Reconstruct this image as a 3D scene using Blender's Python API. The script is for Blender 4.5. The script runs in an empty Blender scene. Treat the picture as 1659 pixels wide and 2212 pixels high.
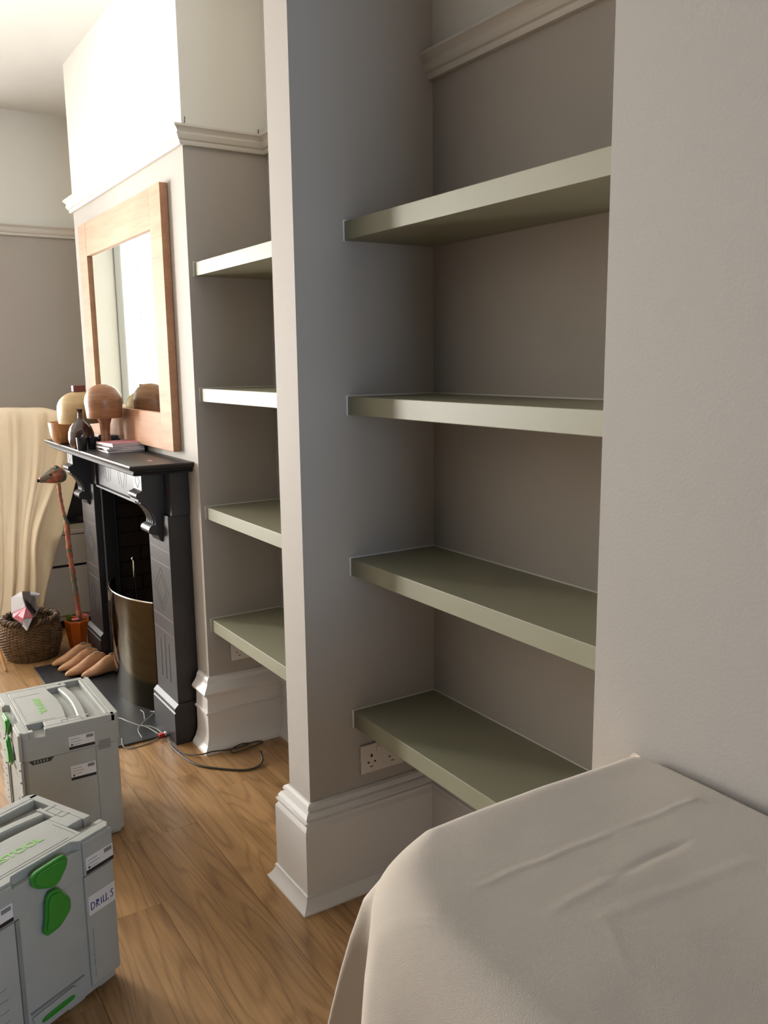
import bpy, bmesh, math, random
from mathutils import Vector, Matrix, noise
random.seed(7)
C = bpy.context.scene.collection
scene = bpy.context.scene
PI = math.pi

# ---------------------------------------------------------------- camera
W_PX, H_PX = 1659, 2212
F_PX = 1854.98
YAW, PITCH, ROLL, EYE = 0.5690, 0.17353, -0.01272, 1.5
cd = bpy.data.cameras.new('camera'); cam = bpy.data.objects.new('camera', cd); C.objects.link(cam)
fw = Vector((math.sin(YAW)*math.cos(PITCH), math.cos(YAW)*math.cos(PITCH), -math.sin(PITCH)))
r0 = Vector((math.cos(YAW), -math.sin(YAW), 0)); u0 = r0.cross(fw)
rt = r0*math.cos(ROLL) + u0*math.sin(ROLL); up = -r0*math.sin(ROLL) + u0*math.cos(ROLL)
cam.matrix_world = Matrix(((rt.x, up.x, -fw.x, 0), (rt.y, up.y, -fw.y, 0), (rt.z, up.z, -fw.z, EYE), (0, 0, 0, 1)))
cd.sensor_fit = 'VERTICAL'; cd.sensor_height = 24.0; cd.lens = F_PX/H_PX*24.0
cd.clip_start = 0.02
scene.camera = cam

# ---------------------------------------------------------------- world, window daylight, exposure
wd = bpy.data.worlds.new('sky'); scene.world = wd; wd.use_nodes = True
bg = wd.node_tree.nodes['Background']; bg.inputs[0].default_value = (0.86, 0.93, 1.0, 1); bg.inputs[1].default_value = 0.8

def area(name, loc, direction, sx, sy, power, col):
    l = bpy.data.lights.new(name, 'AREA'); l.shape = 'RECTANGLE'; l.size = sx; l.size_y = sy; l.energy = power; l.color = col
    o = bpy.data.objects.new(name, l); C.objects.link(o); o.location = loc
    o.rotation_euler = Vector(direction).to_track_quat('-Z', 'Z').to_euler()
    return o
# sky seen through the street window (far end), brightest at its left light, and the garden window behind the camera
area('street_daylight', (-0.35, 6.45, 1.50), (0, -1, 0), 1.75, 1.9, 225, (1.0, 0.98, 0.94))
area('street_daylight_left', (-1.62, 6.45, 1.50), (0.15, -1, 0), 0.66, 1.9, 360, (1.0, 0.975, 0.93))
area('garden_daylight', (0.15, -3.45, 1.35), (0, 1, 0), 1.5, 2.0, 68, (0.50, 0.73, 1.0))
scene.view_settings.view_transform = 'Standard'
scene.view_settings.look = 'None'
scene.view_settings.gamma = 1.0
scene.view_settings.use_curve_mapping = False
scene.view_settings.exposure = 0.08
try:
    scene.cycles.max_bounces = 8; scene.cycles.diffuse_bounces = 3; scene.cycles.caustics_reflective = True
    scene.cycles.sample_clamp_indirect = 6.0
except Exception: pass

# ---------------------------------------------------------------- material helpers
def lin(c):
    def f(v):
        v /= 255.0
        return v/12.92 if v <= 0.04045 else ((v+0.055)/1.055)**2.4
    return (f(c[0]), f(c[1]), f(c[2]), 1)

def mat(name, col, rough=0.6, metal=0.0, var=0.06, scale=6.0, bump=0.0, bscale=60.0, spec=0.5, coat=0.0, sheen=0.0):
    m = bpy.data.materials.new(name); m.use_nodes = True; nt = m.node_tree; b = nt.nodes['Principled BSDF']
    b.inputs['Roughness'].default_value = rough; b.inputs['Metallic'].default_value = metal
    b.inputs['Specular IOR Level'].default_value = spec; b.inputs['Coat Weight'].default_value = coat
    b.inputs['Sheen Weight'].default_value = sheen
    tc = nt.nodes.new('ShaderNodeTexCoord')
    n = nt.nodes.new('ShaderNodeTexNoise'); n.inputs['Scale'].default_value = scale; n.inputs['Detail'].default_value = 4
    nt.links.new(tc.outputs['Object'], n.inputs['Vector'])
    r = nt.nodes.new('ShaderNodeValToRGB'); c = lin(col)
    r.color_ramp.elements[0].position = 0.3; r.color_ramp.elements[1].position = 0.7
    r.color_ramp.elements[0].color = tuple(max(0, v*(1-var)) for v in c[:3])+(1,)
    r.color_ramp.elements[1].color = tuple(min(1, v*(1+var)) for v in c[:3])+(1,)
    nt.links.new(n.outputs['Fac'], r.inputs[0]); nt.links.new(r.outputs[0], b.inputs['Base Color'])
    if bump:
        n2 = nt.nodes.new('ShaderNodeTexNoise'); n2.inputs['Scale'].default_value = bscale; n2.inputs['Detail'].default_value = 3
        nt.links.new(tc.outputs['Object'], n2.inputs['Vector'])
        bp = nt.nodes.new('ShaderNodeBump'); bp.inputs['Strength'].default_value = bump; bp.inputs['Distance'].default_value = 0.002
        nt.links.new(n2.outputs['Fac'], bp.inputs['Height']); nt.links.new(bp.outputs[0], b.inputs['Normal'])
    return m

def wood(name, dark, light, rough=0.4, stretch=(14, 1.2, 14), fine=(160, 6, 160), rand=0.25, coat=0.0, cath=0.5):
    """grain running along object Y; each object gets its own offset and tint"""
    m = bpy.data.materials.new(name); m.use_nodes = True; nt = m.node_tree; N = nt.nodes.new; L = nt.links.new
    b = nt.nodes['Principled BSDF']; b.inputs['Roughness'].default_value = rough; b.inputs['Coat Weight'].default_value = coat
    tc = N('ShaderNodeTexCoord'); oi = N('ShaderNodeObjectInfo')
    off = N('ShaderNodeVectorMath'); off.operation = 'SCALE'; off.inputs[0].default_value = (7.3, 13.7, 3.1); L(oi.outputs['Random'], off.inputs['Scale'])
    add = N('ShaderNodeVectorMath'); L(tc.outputs['Object'], add.inputs[0]); L(off.outputs[0], add.inputs[1])
    mp = N('ShaderNodeMapping'); mp.inputs['Scale'].default_value = stretch; L(add.outputs[0], mp.inputs[0])
    n1 = N('ShaderNodeTexNoise'); n1.inputs['Scale'].default_value = 1.0; n1.inputs['Detail'].default_value = 1.5; n1.inputs['Roughness'].default_value = 0.4; n1.inputs['Distortion'].default_value = 0.25; L(mp.outputs[0], n1.inputs['Vector'])
    mul = N('ShaderNodeMath'); mul.operation = 'MULTIPLY'; mul.inputs[1].default_value = 15.0; L(n1.outputs['Fac'], mul.inputs[0])
    sn = N('ShaderNodeMath'); sn.operation = 'PINGPONG'; sn.inputs[1].default_value = 0.5; L(mul.outputs[0], sn.inputs[0])
    ln = N('ShaderNodeMapRange'); ln.inputs[1].default_value = 0.0; ln.inputs[2].default_value = 0.22; ln.inputs[3].default_value = 0.0; ln.inputs[4].default_value = 1.0; L(sn.outputs[0], ln.inputs[0])
    mp2 = N('ShaderNodeMapping'); mp2.inputs['Scale'].default_value = fine; L(add.outputs[0], mp2.inputs[0])
    n2 = N('ShaderNodeTexNoise'); n2.inputs['Scale'].default_value = 1.0; n2.inputs['Detail'].default_value = 4; L(mp2.outputs[0], n2.inputs['Vector'])
    mp3 = N('ShaderNodeMapping'); mp3.inputs['Scale'].default_value = tuple(q*1.9 for q in stretch); L(add.outputs[0], mp3.inputs[0])
    n3 = N('ShaderNodeTexNoise'); n3.inputs['Scale'].default_value = 1.0; n3.inputs['Detail'].default_value = 4; L(mp3.outputs[0], n3.inputs['Vector'])
    mx = N('ShaderNodeMath'); mx.operation = 'MULTIPLY_ADD'; mx.inputs[1].default_value = cath*0.42; L(ln.outputs[0], mx.inputs[0])
    h = N('ShaderNodeMath'); h.operation = 'MULTIPLY'; h.inputs[1].default_value = 0.45; L(n2.outputs['Fac'], h.inputs[0]); L(h.outputs[0], mx.inputs[2])
    a2 = N('ShaderNodeMath'); a2.operation = 'MULTIPLY_ADD'; a2.inputs[1].default_value = 0.75; L(n3.outputs['Fac'], a2.inputs[0]); L(mx.outputs[0], a2.inputs[2])
    r = N('ShaderNodeValToRGB'); r.color_ramp.elements[0].position = 0.30+cath*0.30; r.color_ramp.elements[1].position = 0.82+cath*0.42
    r.color_ramp.elements[0].color = lin(dark); r.color_ramp.elements[1].color = lin(light); L(a2.outputs[0], r.inputs[0])
    hs = N('ShaderNodeHueSaturation'); hs.inputs['Saturation'].default_value = 1.0
    vm = N('ShaderNodeMath'); vm.operation = 'MULTIPLY_ADD'; vm.inputs[1].default_value = rand; vm.inputs[2].default_value = 1.0-rand/2; L(oi.outputs['Random'], vm.inputs[0])
    L(vm.outputs[0], hs.inputs['Value']); L(r.outputs[0], hs.inputs['Color']); L(hs.outputs[0], b.inputs['Base Color'])
    bp = N('ShaderNodeBump'); bp.inputs['Strength'].default_value = 0.12; bp.inputs['Distance'].default_value = 0.001; L(n2.outputs['Fac'], bp.inputs['Height']); L(bp.outputs[0], b.inputs['Normal'])
    return m

M = {}
M['wall'] = mat('wall_paint', (182, 175, 167), 0.75, var=0.025, scale=1.5, bump=0.15, bscale=180)
M['low_bounce_wall'] = mat('low_bounce_wall_dark', (62, 62, 64), 0.8, var=0.03)  # unseen near walls, coloured dark to cut bounced light
M['white_wall'] = mat('white_wall_paint', (238, 235, 226), 0.75, var=0.02, scale=1.5, bump=0.12, bscale=180)
M['ceiling'] = mat('ceiling_paint', (235, 234, 230), 0.8, var=0.01)
M['low_bounce_ceiling'] = mat('low_bounce_ceiling_grey', (140, 140, 138), 0.8, var=0.02)  # unseen near ceiling, greyed so less light bounces into the alcoves
M['trim'] = mat('trim_gloss', (230, 227, 224), 0.32, var=0.02, scale=3)
M['rail'] = mat('rail_paint', (222, 216, 206), 0.45, var=0.02, scale=3)
M['sage'] = mat('sage_paint', (143, 141, 119), 0.5, var=0.04, scale=3, bump=0.06, bscale=90)
M['caulk'] = mat('caulk', (232, 230, 224), 0.5)
M['oak'] = wood('oak_plank', (118, 84, 50), (188, 147, 100), 0.38, stretch=(7, 0.8, 7), fine=(130, 5, 130), rand=0.16, coat=0.08, cath=0.42)
M['subfloor'] = mat('subfloor_gap', (58, 38, 22), 0.9)
M['mirror_wood'] = wood('mirror_oak', (166, 116, 82), (198, 150, 114), 0.65, stretch=(6, 1, 6), fine=(90, 5, 90), rand=0.06, cath=0.08)
M['glass_mirror'] = mat('silvered_glass', (232, 238, 232), 0.02, metal=1.0, var=0.0)
M['slate'] = mat('painted_slate', (40, 36, 37), 0.42, var=0.12, scale=9, bump=0.25, bscale=50)
M['slate_dark'] = mat('hearth_slate', (44, 46, 50), 0.45, var=0.18, scale=7, bump=0.3, bscale=40)
M['groove'] = mat('incised_line', (22, 20, 20), 0.7)
M['groove_pink'] = mat('pale_incised_line', (120, 100, 104), 0.6)
M['black'] = mat('sooty_black', (18, 17, 17), 0.8, var=0.3)
M['soot_brick'] = mat('sooted_brick', (44, 32, 25), 0.9, var=0.35, scale=20, bump=0.5, bscale=70)
M['mortar'] = mat('soot_mortar', (20, 17, 15), 0.95)
M['steel'] = mat('polished_steel', (66, 61, 48), 0.07, metal=1.0, var=0.03, scale=3)
M['bright_steel'] = mat('bright_steel', (215, 215, 212), 0.15, metal=1.0, var=0.02)
M['sheet'] = mat('dust_sheet', (200, 188, 174), 0.95, var=0.03, scale=5, bump=0.3, bscale=700, sheen=0.2)
M['muslin'] = mat('muslin', (248, 235, 214), 0.95, var=0.03, scale=5, bump=0.3, bscale=200)
_nt = M['muslin'].node_tree; _tr = _nt.nodes.new('ShaderNodeBsdfTranslucent'); _tr.inputs[0].default_value = lin((255, 246, 226)); _mx = _nt.nodes.new('ShaderNodeMixShader'); _mx.inputs[0].default_value = 0.5
_nt.links.new(_nt.nodes['Principled BSDF'].outputs[0], _mx.inputs[1]); _nt.links.new(_tr.outputs[0], _mx.inputs[2]); _nt.links.new(_mx.outputs[0], _nt.nodes['Material Output'].inputs[0])
M['case'] = mat('case_plastic', (172, 173, 168), 0.55, spec=0.3, var=0.04, scale=10, bump=0.15, bscale=300)
M['case_dark'] = mat('case_slot', (60, 60, 58), 0.7)
M['green'] = mat('green_latch', (52, 140, 48), 0.3, var=0.05)
M['green_print'] = mat('green_print', (126, 190, 84), 0.5)
M['label'] = mat('white_label', (226, 224, 224), 0.4)
M['label_black'] = mat('label_black', (32, 32, 34), 0.5)
M['label_grey'] = mat('label_grey', (128, 126, 128), 0.6)
M['label_clear'] = mat('clear_sticker', (140, 142, 138), 0.25)
M['ink'] = mat('blue_ink', (36, 34, 120), 0.5)
M['socket'] = mat('socket_plastic', (226, 218, 208), 0.3)
M['hole'] = mat('socket_hole', (14, 13, 12), 0.6)
M['dome_brown'] = wood('brown_block_wood', (118, 78, 52), (172, 122, 86), 0.34, stretch=(3, 3, 26), fine=(30, 30, 200), rand=0.02, cath=0.3)
M['dome_pale'] = wood('pale_block_wood', (172, 142, 98), (206, 178, 132), 0.42, stretch=(3, 3, 20), fine=(30, 30, 160), rand=0.02, cath=0.15)
M['bowl_wood'] = wood('bowl_wood', (134, 88, 50), (192, 142, 92), 0.4, stretch=(22, 22, 2), fine=(150, 150, 8), rand=0.02, cath=0.3)
M['red_wood'] = mat('red_brown_block', (112, 48, 32), 0.45, var=0.25, scale=60)
M['glaze'] = mat('brown_glaze', (70, 48, 42), 0.12, var=0.25, scale=12, coat=0.6)
M['pewter'] = mat('dark_glass_cup', (40, 42, 46), 0.18, metal=0.4, var=0.4, scale=60, coat=0.5)
M['paper'] = mat('magazine_paper', (214, 208, 210), 0.6)
M['pink_cover'] = mat('pink_cover', (198, 128, 140), 0.45, var=0.25, scale=14)
M['dark_cover'] = mat('dark_cover', (92, 84, 86), 0.45, var=0.25, scale=14)
M['box_grey'] = mat('grey_tin', (70, 76, 78), 0.45, var=0.1)
M['last'] = wood('shoe_last_wood', (176, 120, 80), (216, 166, 124), 0.38, stretch=(3, 3, 14), fine=(30, 30, 120), rand=0.08, cath=0.2)
M['metal_plate'] = mat('last_plate', (200, 196, 186), 0.3, metal=0.8)
M['wicker'] = mat('wicker', (116, 88, 58), 0.6, var=0.35, scale=40)
M['wicker_dark'] = mat('wicker_dark', (72, 52, 34), 0.65, var=0.35, scale=40)
M['cardw'] = mat('white_card', (226, 224, 230), 0.5)
M['cardp'] = mat('pink_card', (206, 108, 124), 0.5, var=0.12, scale=30)
M['cardk'] = mat('dark_card', (52, 34, 36), 0.6)
M['cardg'] = mat('grey_card', (150, 142, 136), 0.6)
M['orange'] = mat('orange_glaze', (206, 98, 26), 0.2, var=0.08, scale=10, coat=0.5)
M['pink_paper'] = mat('pink_tissue', (214, 106, 104), 0.7, var=0.3, scale=60)
M['green_glass'] = mat('green_glass', (104, 122, 40), 0.12, coat=0.6)
M['tv'] = mat('black_screen_plastic', (20, 17, 17), 0.35, var=0.1)
M['cabinet'] = mat('cabinet_paint', (190, 184, 174), 0.4, var=0.02)
M['dowel'] = wood('dowel_wood', (190, 130, 74), (226, 172, 112), 0.45, rand=0.02)
M['cable_grey'] = mat('grey_cable', (150, 150, 144), 0.45)
M['cable_dark'] = mat('dark_cable', (66, 60, 52), 0.5)
M['red_plastic'] = mat('red_connector', (196, 40, 36), 0.35)
M['window'] = mat('window_paint', (236, 236, 232), 0.35, var=0.01)
M['blind'] = mat('blind_slat', (238, 238, 232), 0.5, var=0.01)
M['dark_red'] = mat('dark_red_fabric', (70, 22, 22), 0.9)
M['radiator'] = mat('radiator_paint', (232, 230, 224), 0.4)

def papermache():
    m = bpy.data.materials.new('painted_papier_mache'); m.use_nodes = True; nt = m.node_tree; b = nt.nodes['Principled BSDF']
    b.inputs['Roughness'].default_value = 0.45
    tc = nt.nodes.new('ShaderNodeTexCoord'); v = nt.nodes.new('ShaderNodeTexVoronoi'); v.inputs['Scale'].default_value = 34
    nt.links.new(tc.outputs['Object'], v.inputs['Vector'])
    s = nt.nodes.new('ShaderNodeSeparateColor'); nt.links.new(v.outputs['Color'], s.inputs[0])
    r = nt.nodes.new('ShaderNodeValToRGB'); r.color_ramp.interpolation = 'CONSTANT'
    e = r.color_ramp.elements; e[0].position = 0; e[0].color = lin((168, 100, 74)); e[1].position = 0.35; e[1].color = lin((192, 122, 92))
    for p_, c_ in ((0.58, (112, 106, 88)), (0.74, (186, 92, 80)), (0.88, (92, 104, 84))):
        q = e.new(p_); q.color = lin(c_)
    nt.links.new(s.outputs[0], r.inputs[0]); nt.links.new(r.outputs[0], b.inputs['Base Color'])
    return m
M['mache'] = papermache()
def glassmat():
    m = bpy.data.materials.new('window_glass'); m.use_nodes = True; nt = m.node_tree; b = nt.nodes['Principled BSDF']
    nt.nodes.remove(b); g = nt.nodes.new('ShaderNodeBsdfGlossy'); g.inputs['Roughness'].default_value = 0.02
    t = nt.nodes.new('ShaderNodeBsdfTransparent'); mx = nt.nodes.new('ShaderNodeMixShader'); fr = nt.nodes.new('ShaderNodeFresnel'); fr.inputs[0].default_value = 1.3
    nt.links.new(fr.outputs[0], mx.inputs[0]); nt.links.new(t.outputs[0], mx.inputs[1]); nt.links.new(g.outputs[0], mx.inputs[2])
    nt.links.new(mx.outputs[0], nt.nodes['Material Output'].inputs[0]); return m
M['glass'] = glassmat()

# ---------------------------------------------------------------- mesh helpers
class MB:
    def __init__(s): s.v = []; s.f = []; s.m = []; s.mats = []
    def mi(s, m):
        if m not in s.mats: s.mats.append(m)
        return s.mats.index(m)
    def add(s, vs, fs, m='', M4=None):
        o = len(s.v); i = s.mi(m)
        s.v += [tuple(M4 @ Vector(v)) if M4 else tuple(v) for v in vs]
        s.f += [tuple(o+k for k in f) for f in fs]; s.m += [i]*len(fs); return s
    def box(s, a, b, m='', M4=None):
        x0, y0, z0 = a; x1, y1, z1 = b
        vs = [(x0,y0,z0),(x1,y0,z0),(x1,y1,z0),(x0,y1,z0),(x0,y0,z1),(x1,y0,z1),(x1,y1,z1),(x0,y1,z1)]
        return s.add(vs, [(0,3,2,1),(4,5,6,7),(0,1,5,4),(1,2,6,5),(2,3,7,6),(3,0,4,7)], m, M4)
    def prism(s, pts, lo, hi, axis='z', m='', M4=None):
        """polygon pts (a,b) extruded lo..hi along axis"""
        def P(a, b, c): return {'z': (a, b, c), 'y': (a, c, b), 'x': (c, a, b)}[axis]
        n = len(pts); vs = [P(a, b, lo) for a, b in pts]+[P(a, b, hi) for a, b in pts]
        fs = [tuple(range(n))[::-1], tuple(range(n, 2*n))]+[(i, (i+1) % n, n+(i+1) % n, n+i) for i in range(n)]
        return s.add(vs, fs, m, M4)
    def lathe(s, prof, seg=32, m='', M4=None, c=(0, 0, 0), sx=1, sy=1, a0=0.0):
        vs = []; fs = []; n = len(prof)
        for k in range(seg):
            a = a0+2*PI*k/seg
            for r, z in prof: vs.append((c[0]+r*math.cos(a)*sx, c[1]+r*math.sin(a)*sy, c[2]+z))
        for k in range(seg):
            k2 = (k+1) % seg
            for i in range(n-1): fs.append((k*n+i, k2*n+i, k2*n+i+1, k*n+i+1))
        if prof[0][0] > 1e-6: fs.append(tuple(k*n for k in range(seg))[::-1])
        if prof[-1][0] > 1e-6: fs.append(tuple(k*n+n-1 for k in range(seg)))
        return s.add(vs, fs, m, M4)
    def tube(s, pts, r, seg=8, m='', M4=None, close=False):
        P = [Vector(p) for p in pts]; n = len(P); vs = []; fs = []
        rr = r if isinstance(r, (list, tuple)) else [r]*n
        prev = None
        for i in range(n):
            if close: t = P[(i+1) % n]-P[i-1]
            else: t = P[min(i+1, n-1)]-P[max(i-1, 0)]
            t.normalize()
            if prev is None: a = t.orthogonal().normalized()
            else:
                a = prev-t*prev.dot(t); a = a.normalized() if a.length > 1e-6 else t.orthogonal().normalized()
            prev = a; b = t.cross(a)
            for k in range(seg):
                q = 2*PI*k/seg; vs.append(tuple(P[i]+(a*math.cos(q)+b*math.sin(q))*rr[i]))
        for i in range(n if close else n-1):
            j = (i+1) % n
            for k in range(seg): fs.append((i*seg+k, i*seg+(k+1) % seg, j*seg+(k+1) % seg, j*seg+k))
        if not close: fs += [tuple(range(seg))[::-1], tuple((n-1)*seg+k for k in range(seg))]
        return s.add(vs, fs, m, M4)
    def sweep(s, path, prof, m='', z0=0.0):
        """profile (out,z) swept along plan polyline, room on the right hand of travel, mitred"""
        n = len(path); vs = []; fs = []; k = len(prof)
        nr = []
        for i in range(n-1):
            d = Vector((path[i+1][0]-path[i][0], path[i+1][1]-path[i][1])).normalized(); nr.append(Vector((d.y, -d.x)))
        for i in range(n):
            if i == 0: o = nr[0]
            elif i == n-1: o = nr[-1]
            else:
                o = nr[i-1]+nr[i]; o = o/(1+nr[i-1].dot(nr[i]))
            for out, z in prof: vs.append((path[i][0]+o.x*out, path[i][1]+o.y*out, z0+z))
        for i in range(n-1):
            for j in range(k-1): fs.append((i*k+j, i*k+j+1, (i+1)*k+j+1, (i+1)*k+j))
            fs.append((i*k+k-1, i*k, (i+1)*k, (i+1)*k+k-1))
        fs += [tuple(range(k)), tuple((n-1)*k+j for j in range(k))[::-1]]
        return s.add(vs, fs, m)
    def build(s, name, parent=None, smooth=False, bevel=0, origin=None, ang=40, kind=None, sub=0, fixn=True, seg=2):
        me = bpy.data.meshes.new(name)
        vs = s.v
        if origin: vs = [(a-origin[0], b-origin[1], c-origin[2]) for a, b, c in vs]
        me.from_pydata(vs, [], s.f); me.update()
        for mm in s.mats: me.materials.append(M[mm] if mm else None)
        me.polygons.foreach_set('material_index', s.m)
        if fixn:
            bm = bmesh.new(); bm.from_mesh(me); bmesh.ops.recalc_face_normals(bm, faces=bm.faces); bm.to_mesh(me); bm.free()
        if smooth:
            me.polygons.foreach_set('use_smooth', [True]*len(me.polygons))
            if ang < 180: me.set_sharp_from_angle(angle=math.radians(ang))
        o = bpy.data.objects.new(name, me); C.objects.link(o)
        if origin: o.location = origin
        if parent:
            o.parent = parent
        if bevel:
            bv = o.modifiers.new('bevel', 'BEVEL'); bv.width = bevel; bv.segments = seg; bv.limit_method = 'ANGLE'; bv.angle_limit = math.radians(35)
            bv.harden_normals = False
        if sub:
            ss = o.modifiers.new('sub', 'SUBSURF'); ss.levels = sub; ss.render_levels = sub
        if kind: o['kind'] = kind
        return o

def tag(o, label, cat, group=None):
    o['label'] = label; o['category'] = cat
    if group: o['group'] = group
    return o
def thing(name, label, cat, loc=(0, 0, 0), rz=0, group=None):
    o = bpy.data.objects.new(name, None); C.objects.link(o); o.location = loc; o.rotation_euler = (0, 0, rz); o.empty_display_size = 0.05
    return tag(o, label, cat, group)
def copy_tree(o, parent=None):
    c = o.copy(); C.objects.link(c); c.parent = parent
    for ch in list(o.children): copy_tree(ch, c)
    return c
def smooth_path(P, n=6):
    P = [Vector(p) for p in P]; out = []
    for i in range(len(P)-1):
        p0 = P[max(i-1, 0)]; p1 = P[i]; p2 = P[i+1]; p3 = P[min(i+2, len(P)-1)]
        for k in range(n):
            t = k/n
            out.append(0.5*((2*p1)+(p2-p0)*t+(2*p0-5*p1+4*p2-p3)*t*t+(3*p1-p0-3*p2+p3)*t**3))
    out.append(P[-1]); return out
def text_mesh(name, body, size, m, parent, depth=0.0004):
    cu = bpy.data.curves.new(name, 'FONT'); cu.body = body; cu.size = size; cu.extrude = depth; cu.align_x = 'CENTER'; cu.align_y = 'CENTER'; cu.resolution_u = 3
    cu.offset = size*0.03
    t = bpy.data.objects.new(name+'_c', cu); C.objects.link(t)
    dg = bpy.context.evaluated_depsgraph_get(); me = bpy.data.meshes.new_from_object(t.evaluated_get(dg)); me.name = name
    bpy.data.objects.remove(t); me.materials.clear(); me.materials.append(M[m])
    o = bpy.data.objects.new(name, me); C.objects.link(o); o.parent = parent; return o

# ---------------------------------------------------------------- room shell
ZC = 2.95          # ceiling height
RZ = 2.28          # colour change inside the picture rail
XB_R, XB_L = 1.4305, 1.4521      # back walls of the two alcoves
XP, XC, XR = 1.0063, 1.1345, 1.0112   # pier face, far chimney breast face, near chimney breast face
YP0, YP1 = 1.9717, 2.0976        # pier
YC0, YC1 = 3.0527, 4.64          # far chimney breast
YR0, YR1 = -0.80, 0.9451         # near chimney breast
YE = 5.575
XWL, YB = -2.35, -3.1            # opposite wall, garden end
XO = 1.75

def wallbox(name, a, b, split=True, only=None):
    w = MB()
    z0, z1 = a[2], b[2]
    if split and z0 < RZ < z1:
        w.box(a, (b[0], b[1], RZ), 'wall'); w.box((a[0], a[1], RZ), b, 'white_wall')
    else: w.box(a, b, only or 'wall')
    return w.build(name, kind='structure')
wallbox('wall_right_alcove', (XB_R, YR1, 0), (XO, YP0, ZC))
wallbox('wall_left_alcove', (XB_L, YP1, 0), (XO, YC0, ZC))
wallbox('wall_far_alcove', (XB_L, YC1, 0), (XO, YE, ZC))
wallbox('wall_pier', (XP, YP0, 0), (XO, YP1, ZC), split=False)
MB().box((XWL, YP0+0.001, 2.80), (XP, YP1-0.001, ZC), 'white_wall').build('trim_5', kind='structure')
wallbox('wall_near_chimney', (XR, YR0, 0), (XO, YR1, ZC), split=False)
wallbox('wall_garden_alcove', (XB_R, YB, 0), (XO, YR0, ZC))
# far chimney breast with its fire opening
OY0, OY1, OZ = 3.43, 4.27, 0.97
w = MB()
w.box((XC, YC0, 0), (XO, OY0, RZ), 'wall'); w.box((XC, OY1, 0), (XO, YC1, RZ), 'wall'); w.box((XC, OY0, OZ), (XO, OY1, RZ), 'wall')
w.box((1.60, OY0, 0), (XO, OY1, OZ), 'mortar'); w.box((XC+0.01, OY0-0.001, 0), (1.6, OY0+0.004, OZ), 'mortar'); w.box((XC+0.01, OY1-0.012, 0), (1.6, OY1+0.001, OZ), 'mortar'); w.box((XC+0.01, OY0, OZ-0.006), (1.6, OY1, OZ+0.001), 'mortar')
w.box((XC, YC0, RZ), (XO, YC1, ZC), 'white_wall')
chim = w.build('wall_far_chimney', kind='structure')
# bricks lining the fire opening, laid in bond
bm_ = MB().box((0, 0, 0), (0.10, 0.213, 0.065), 'soot_brick')
proto = None
row = 0; z = 0.002
while z < OZ-0.06:
    y = OY0-(0.11 if row % 2 else 0.0)
    while y < OY1-0.02:
        y0 = max(y, OY0+0.005); y1 = min(y+0.213, OY1-0.005)
        if y1-y0 > 0.04:
            if proto is None:
                proto = bm_.build('brick', chim, bevel=0.004); br = proto
            else:
                br = bpy.data.objects.new('brick', proto.data); C.objects.link(br); br.parent = chim
            br.scale = (1, (y1-y0)/0.213, 1); br.location = (1.497+random.uniform(-0.006, 0.004), y0, z)
        y += 0.223
    for yy in (OY0+0.006, OY1+0.085):
        xs_ = XC+0.012-(0.11 if row % 2 else 0.0)
        while xs_ < 1.49:
            a_, b_ = max(xs_, XC+0.012), min(xs_+0.213, 1.492)
            if b_-a_ > 0.03:
                br = bpy.data.objects.new('brick', proto.data); C.objects.link(br); br.parent = chim
                br.rotation_euler = (0, 0, -PI/2); br.scale = (1, (b_-a_)/0.213, 1); br.location = (a_, yy+random.uniform(-0.003, 0.003), z)
            xs_ += 0.223
    z += 0.075; row += 1

# end wall with the street window, opposite wall, garden wall with window
WX0, WX1, WZ0, WZ1 = -1.95, 0.50, 0.62, 2.62     # window across the bay
BX0, BX1, YW = XWL, 0.80, 6.08                   # mouth of the bay, window plane
w = MB()
for z0, z1, m_ in ((0, RZ, 'wall'), (RZ, ZC, 'white_wall')): w.box((BX1, YE, z0), (XO, YE+0.3, z1), m_)
w.build('wall_street_end', kind='structure')
w = MB()
w.prism([(BX1, YE+0.0005), (BX1+0.25, YE+0.3), (WX1+0.12, YW+0.3), (WX1, YW+0.3), (WX1, YW)], 0, ZC, 'z', 'white_wall')
w.prism([(BX0, YE), (WX0, YW), (WX0, YW+0.3), (BX0-0.2, YW+0.3), (BX0-0.2, YE)], 0, ZC, 'z', 'white_wall')
w.box((WX0, YW, 0), (WX1, YW+0.3, WZ0), 'white_wall'); w.box((WX0, YW, WZ1), (WX1, YW+0.3, ZC), 'white_wall')
w.build('wall_bay', kind='structure')
wallbox('wall_opposite', (XWL-0.2, YB, 0), (XWL, YP1, ZC), split=False, only='low_bounce_wall')
wallbox('wall_opposite_far', (XWL-0.2, YP1, 0), (XWL, YE, ZC))
GX0, GX1, GZ0, GZ1 = -0.62, 0.92, 0.25, 2.45
w = MB()
w.box((GX1, YB-0.3, 0), (XO, YB, ZC), 'low_bounce_wall'); w.box((XWL-0.2, YB-0.3, 0), (GX0, YB, ZC), 'low_bounce_wall')
w.box((GX0, YB-0.3, 0), (GX1, YB, GZ0), 'wall'); w.box((GX0, YB-0.3, GZ1), (GX1, YB, ZC), 'wall')
w.build('wall_garden_end', kind='structure')
MB().box((XWL-0.2, YP1, ZC), (XO, YW+0.3, ZC+0.15), 'ceiling').box((XWL-0.2, YB-0.3, ZC), (XO, YP1, ZC+0.15), 'low_bounce_ceiling').build('ceiling', kind='structure')
floor = MB().box((XWL-0.2, YB-0.3, -0.12), (XO, YW+0.3, -0.004), 'subfloor').build('floor', kind='structure')

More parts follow.
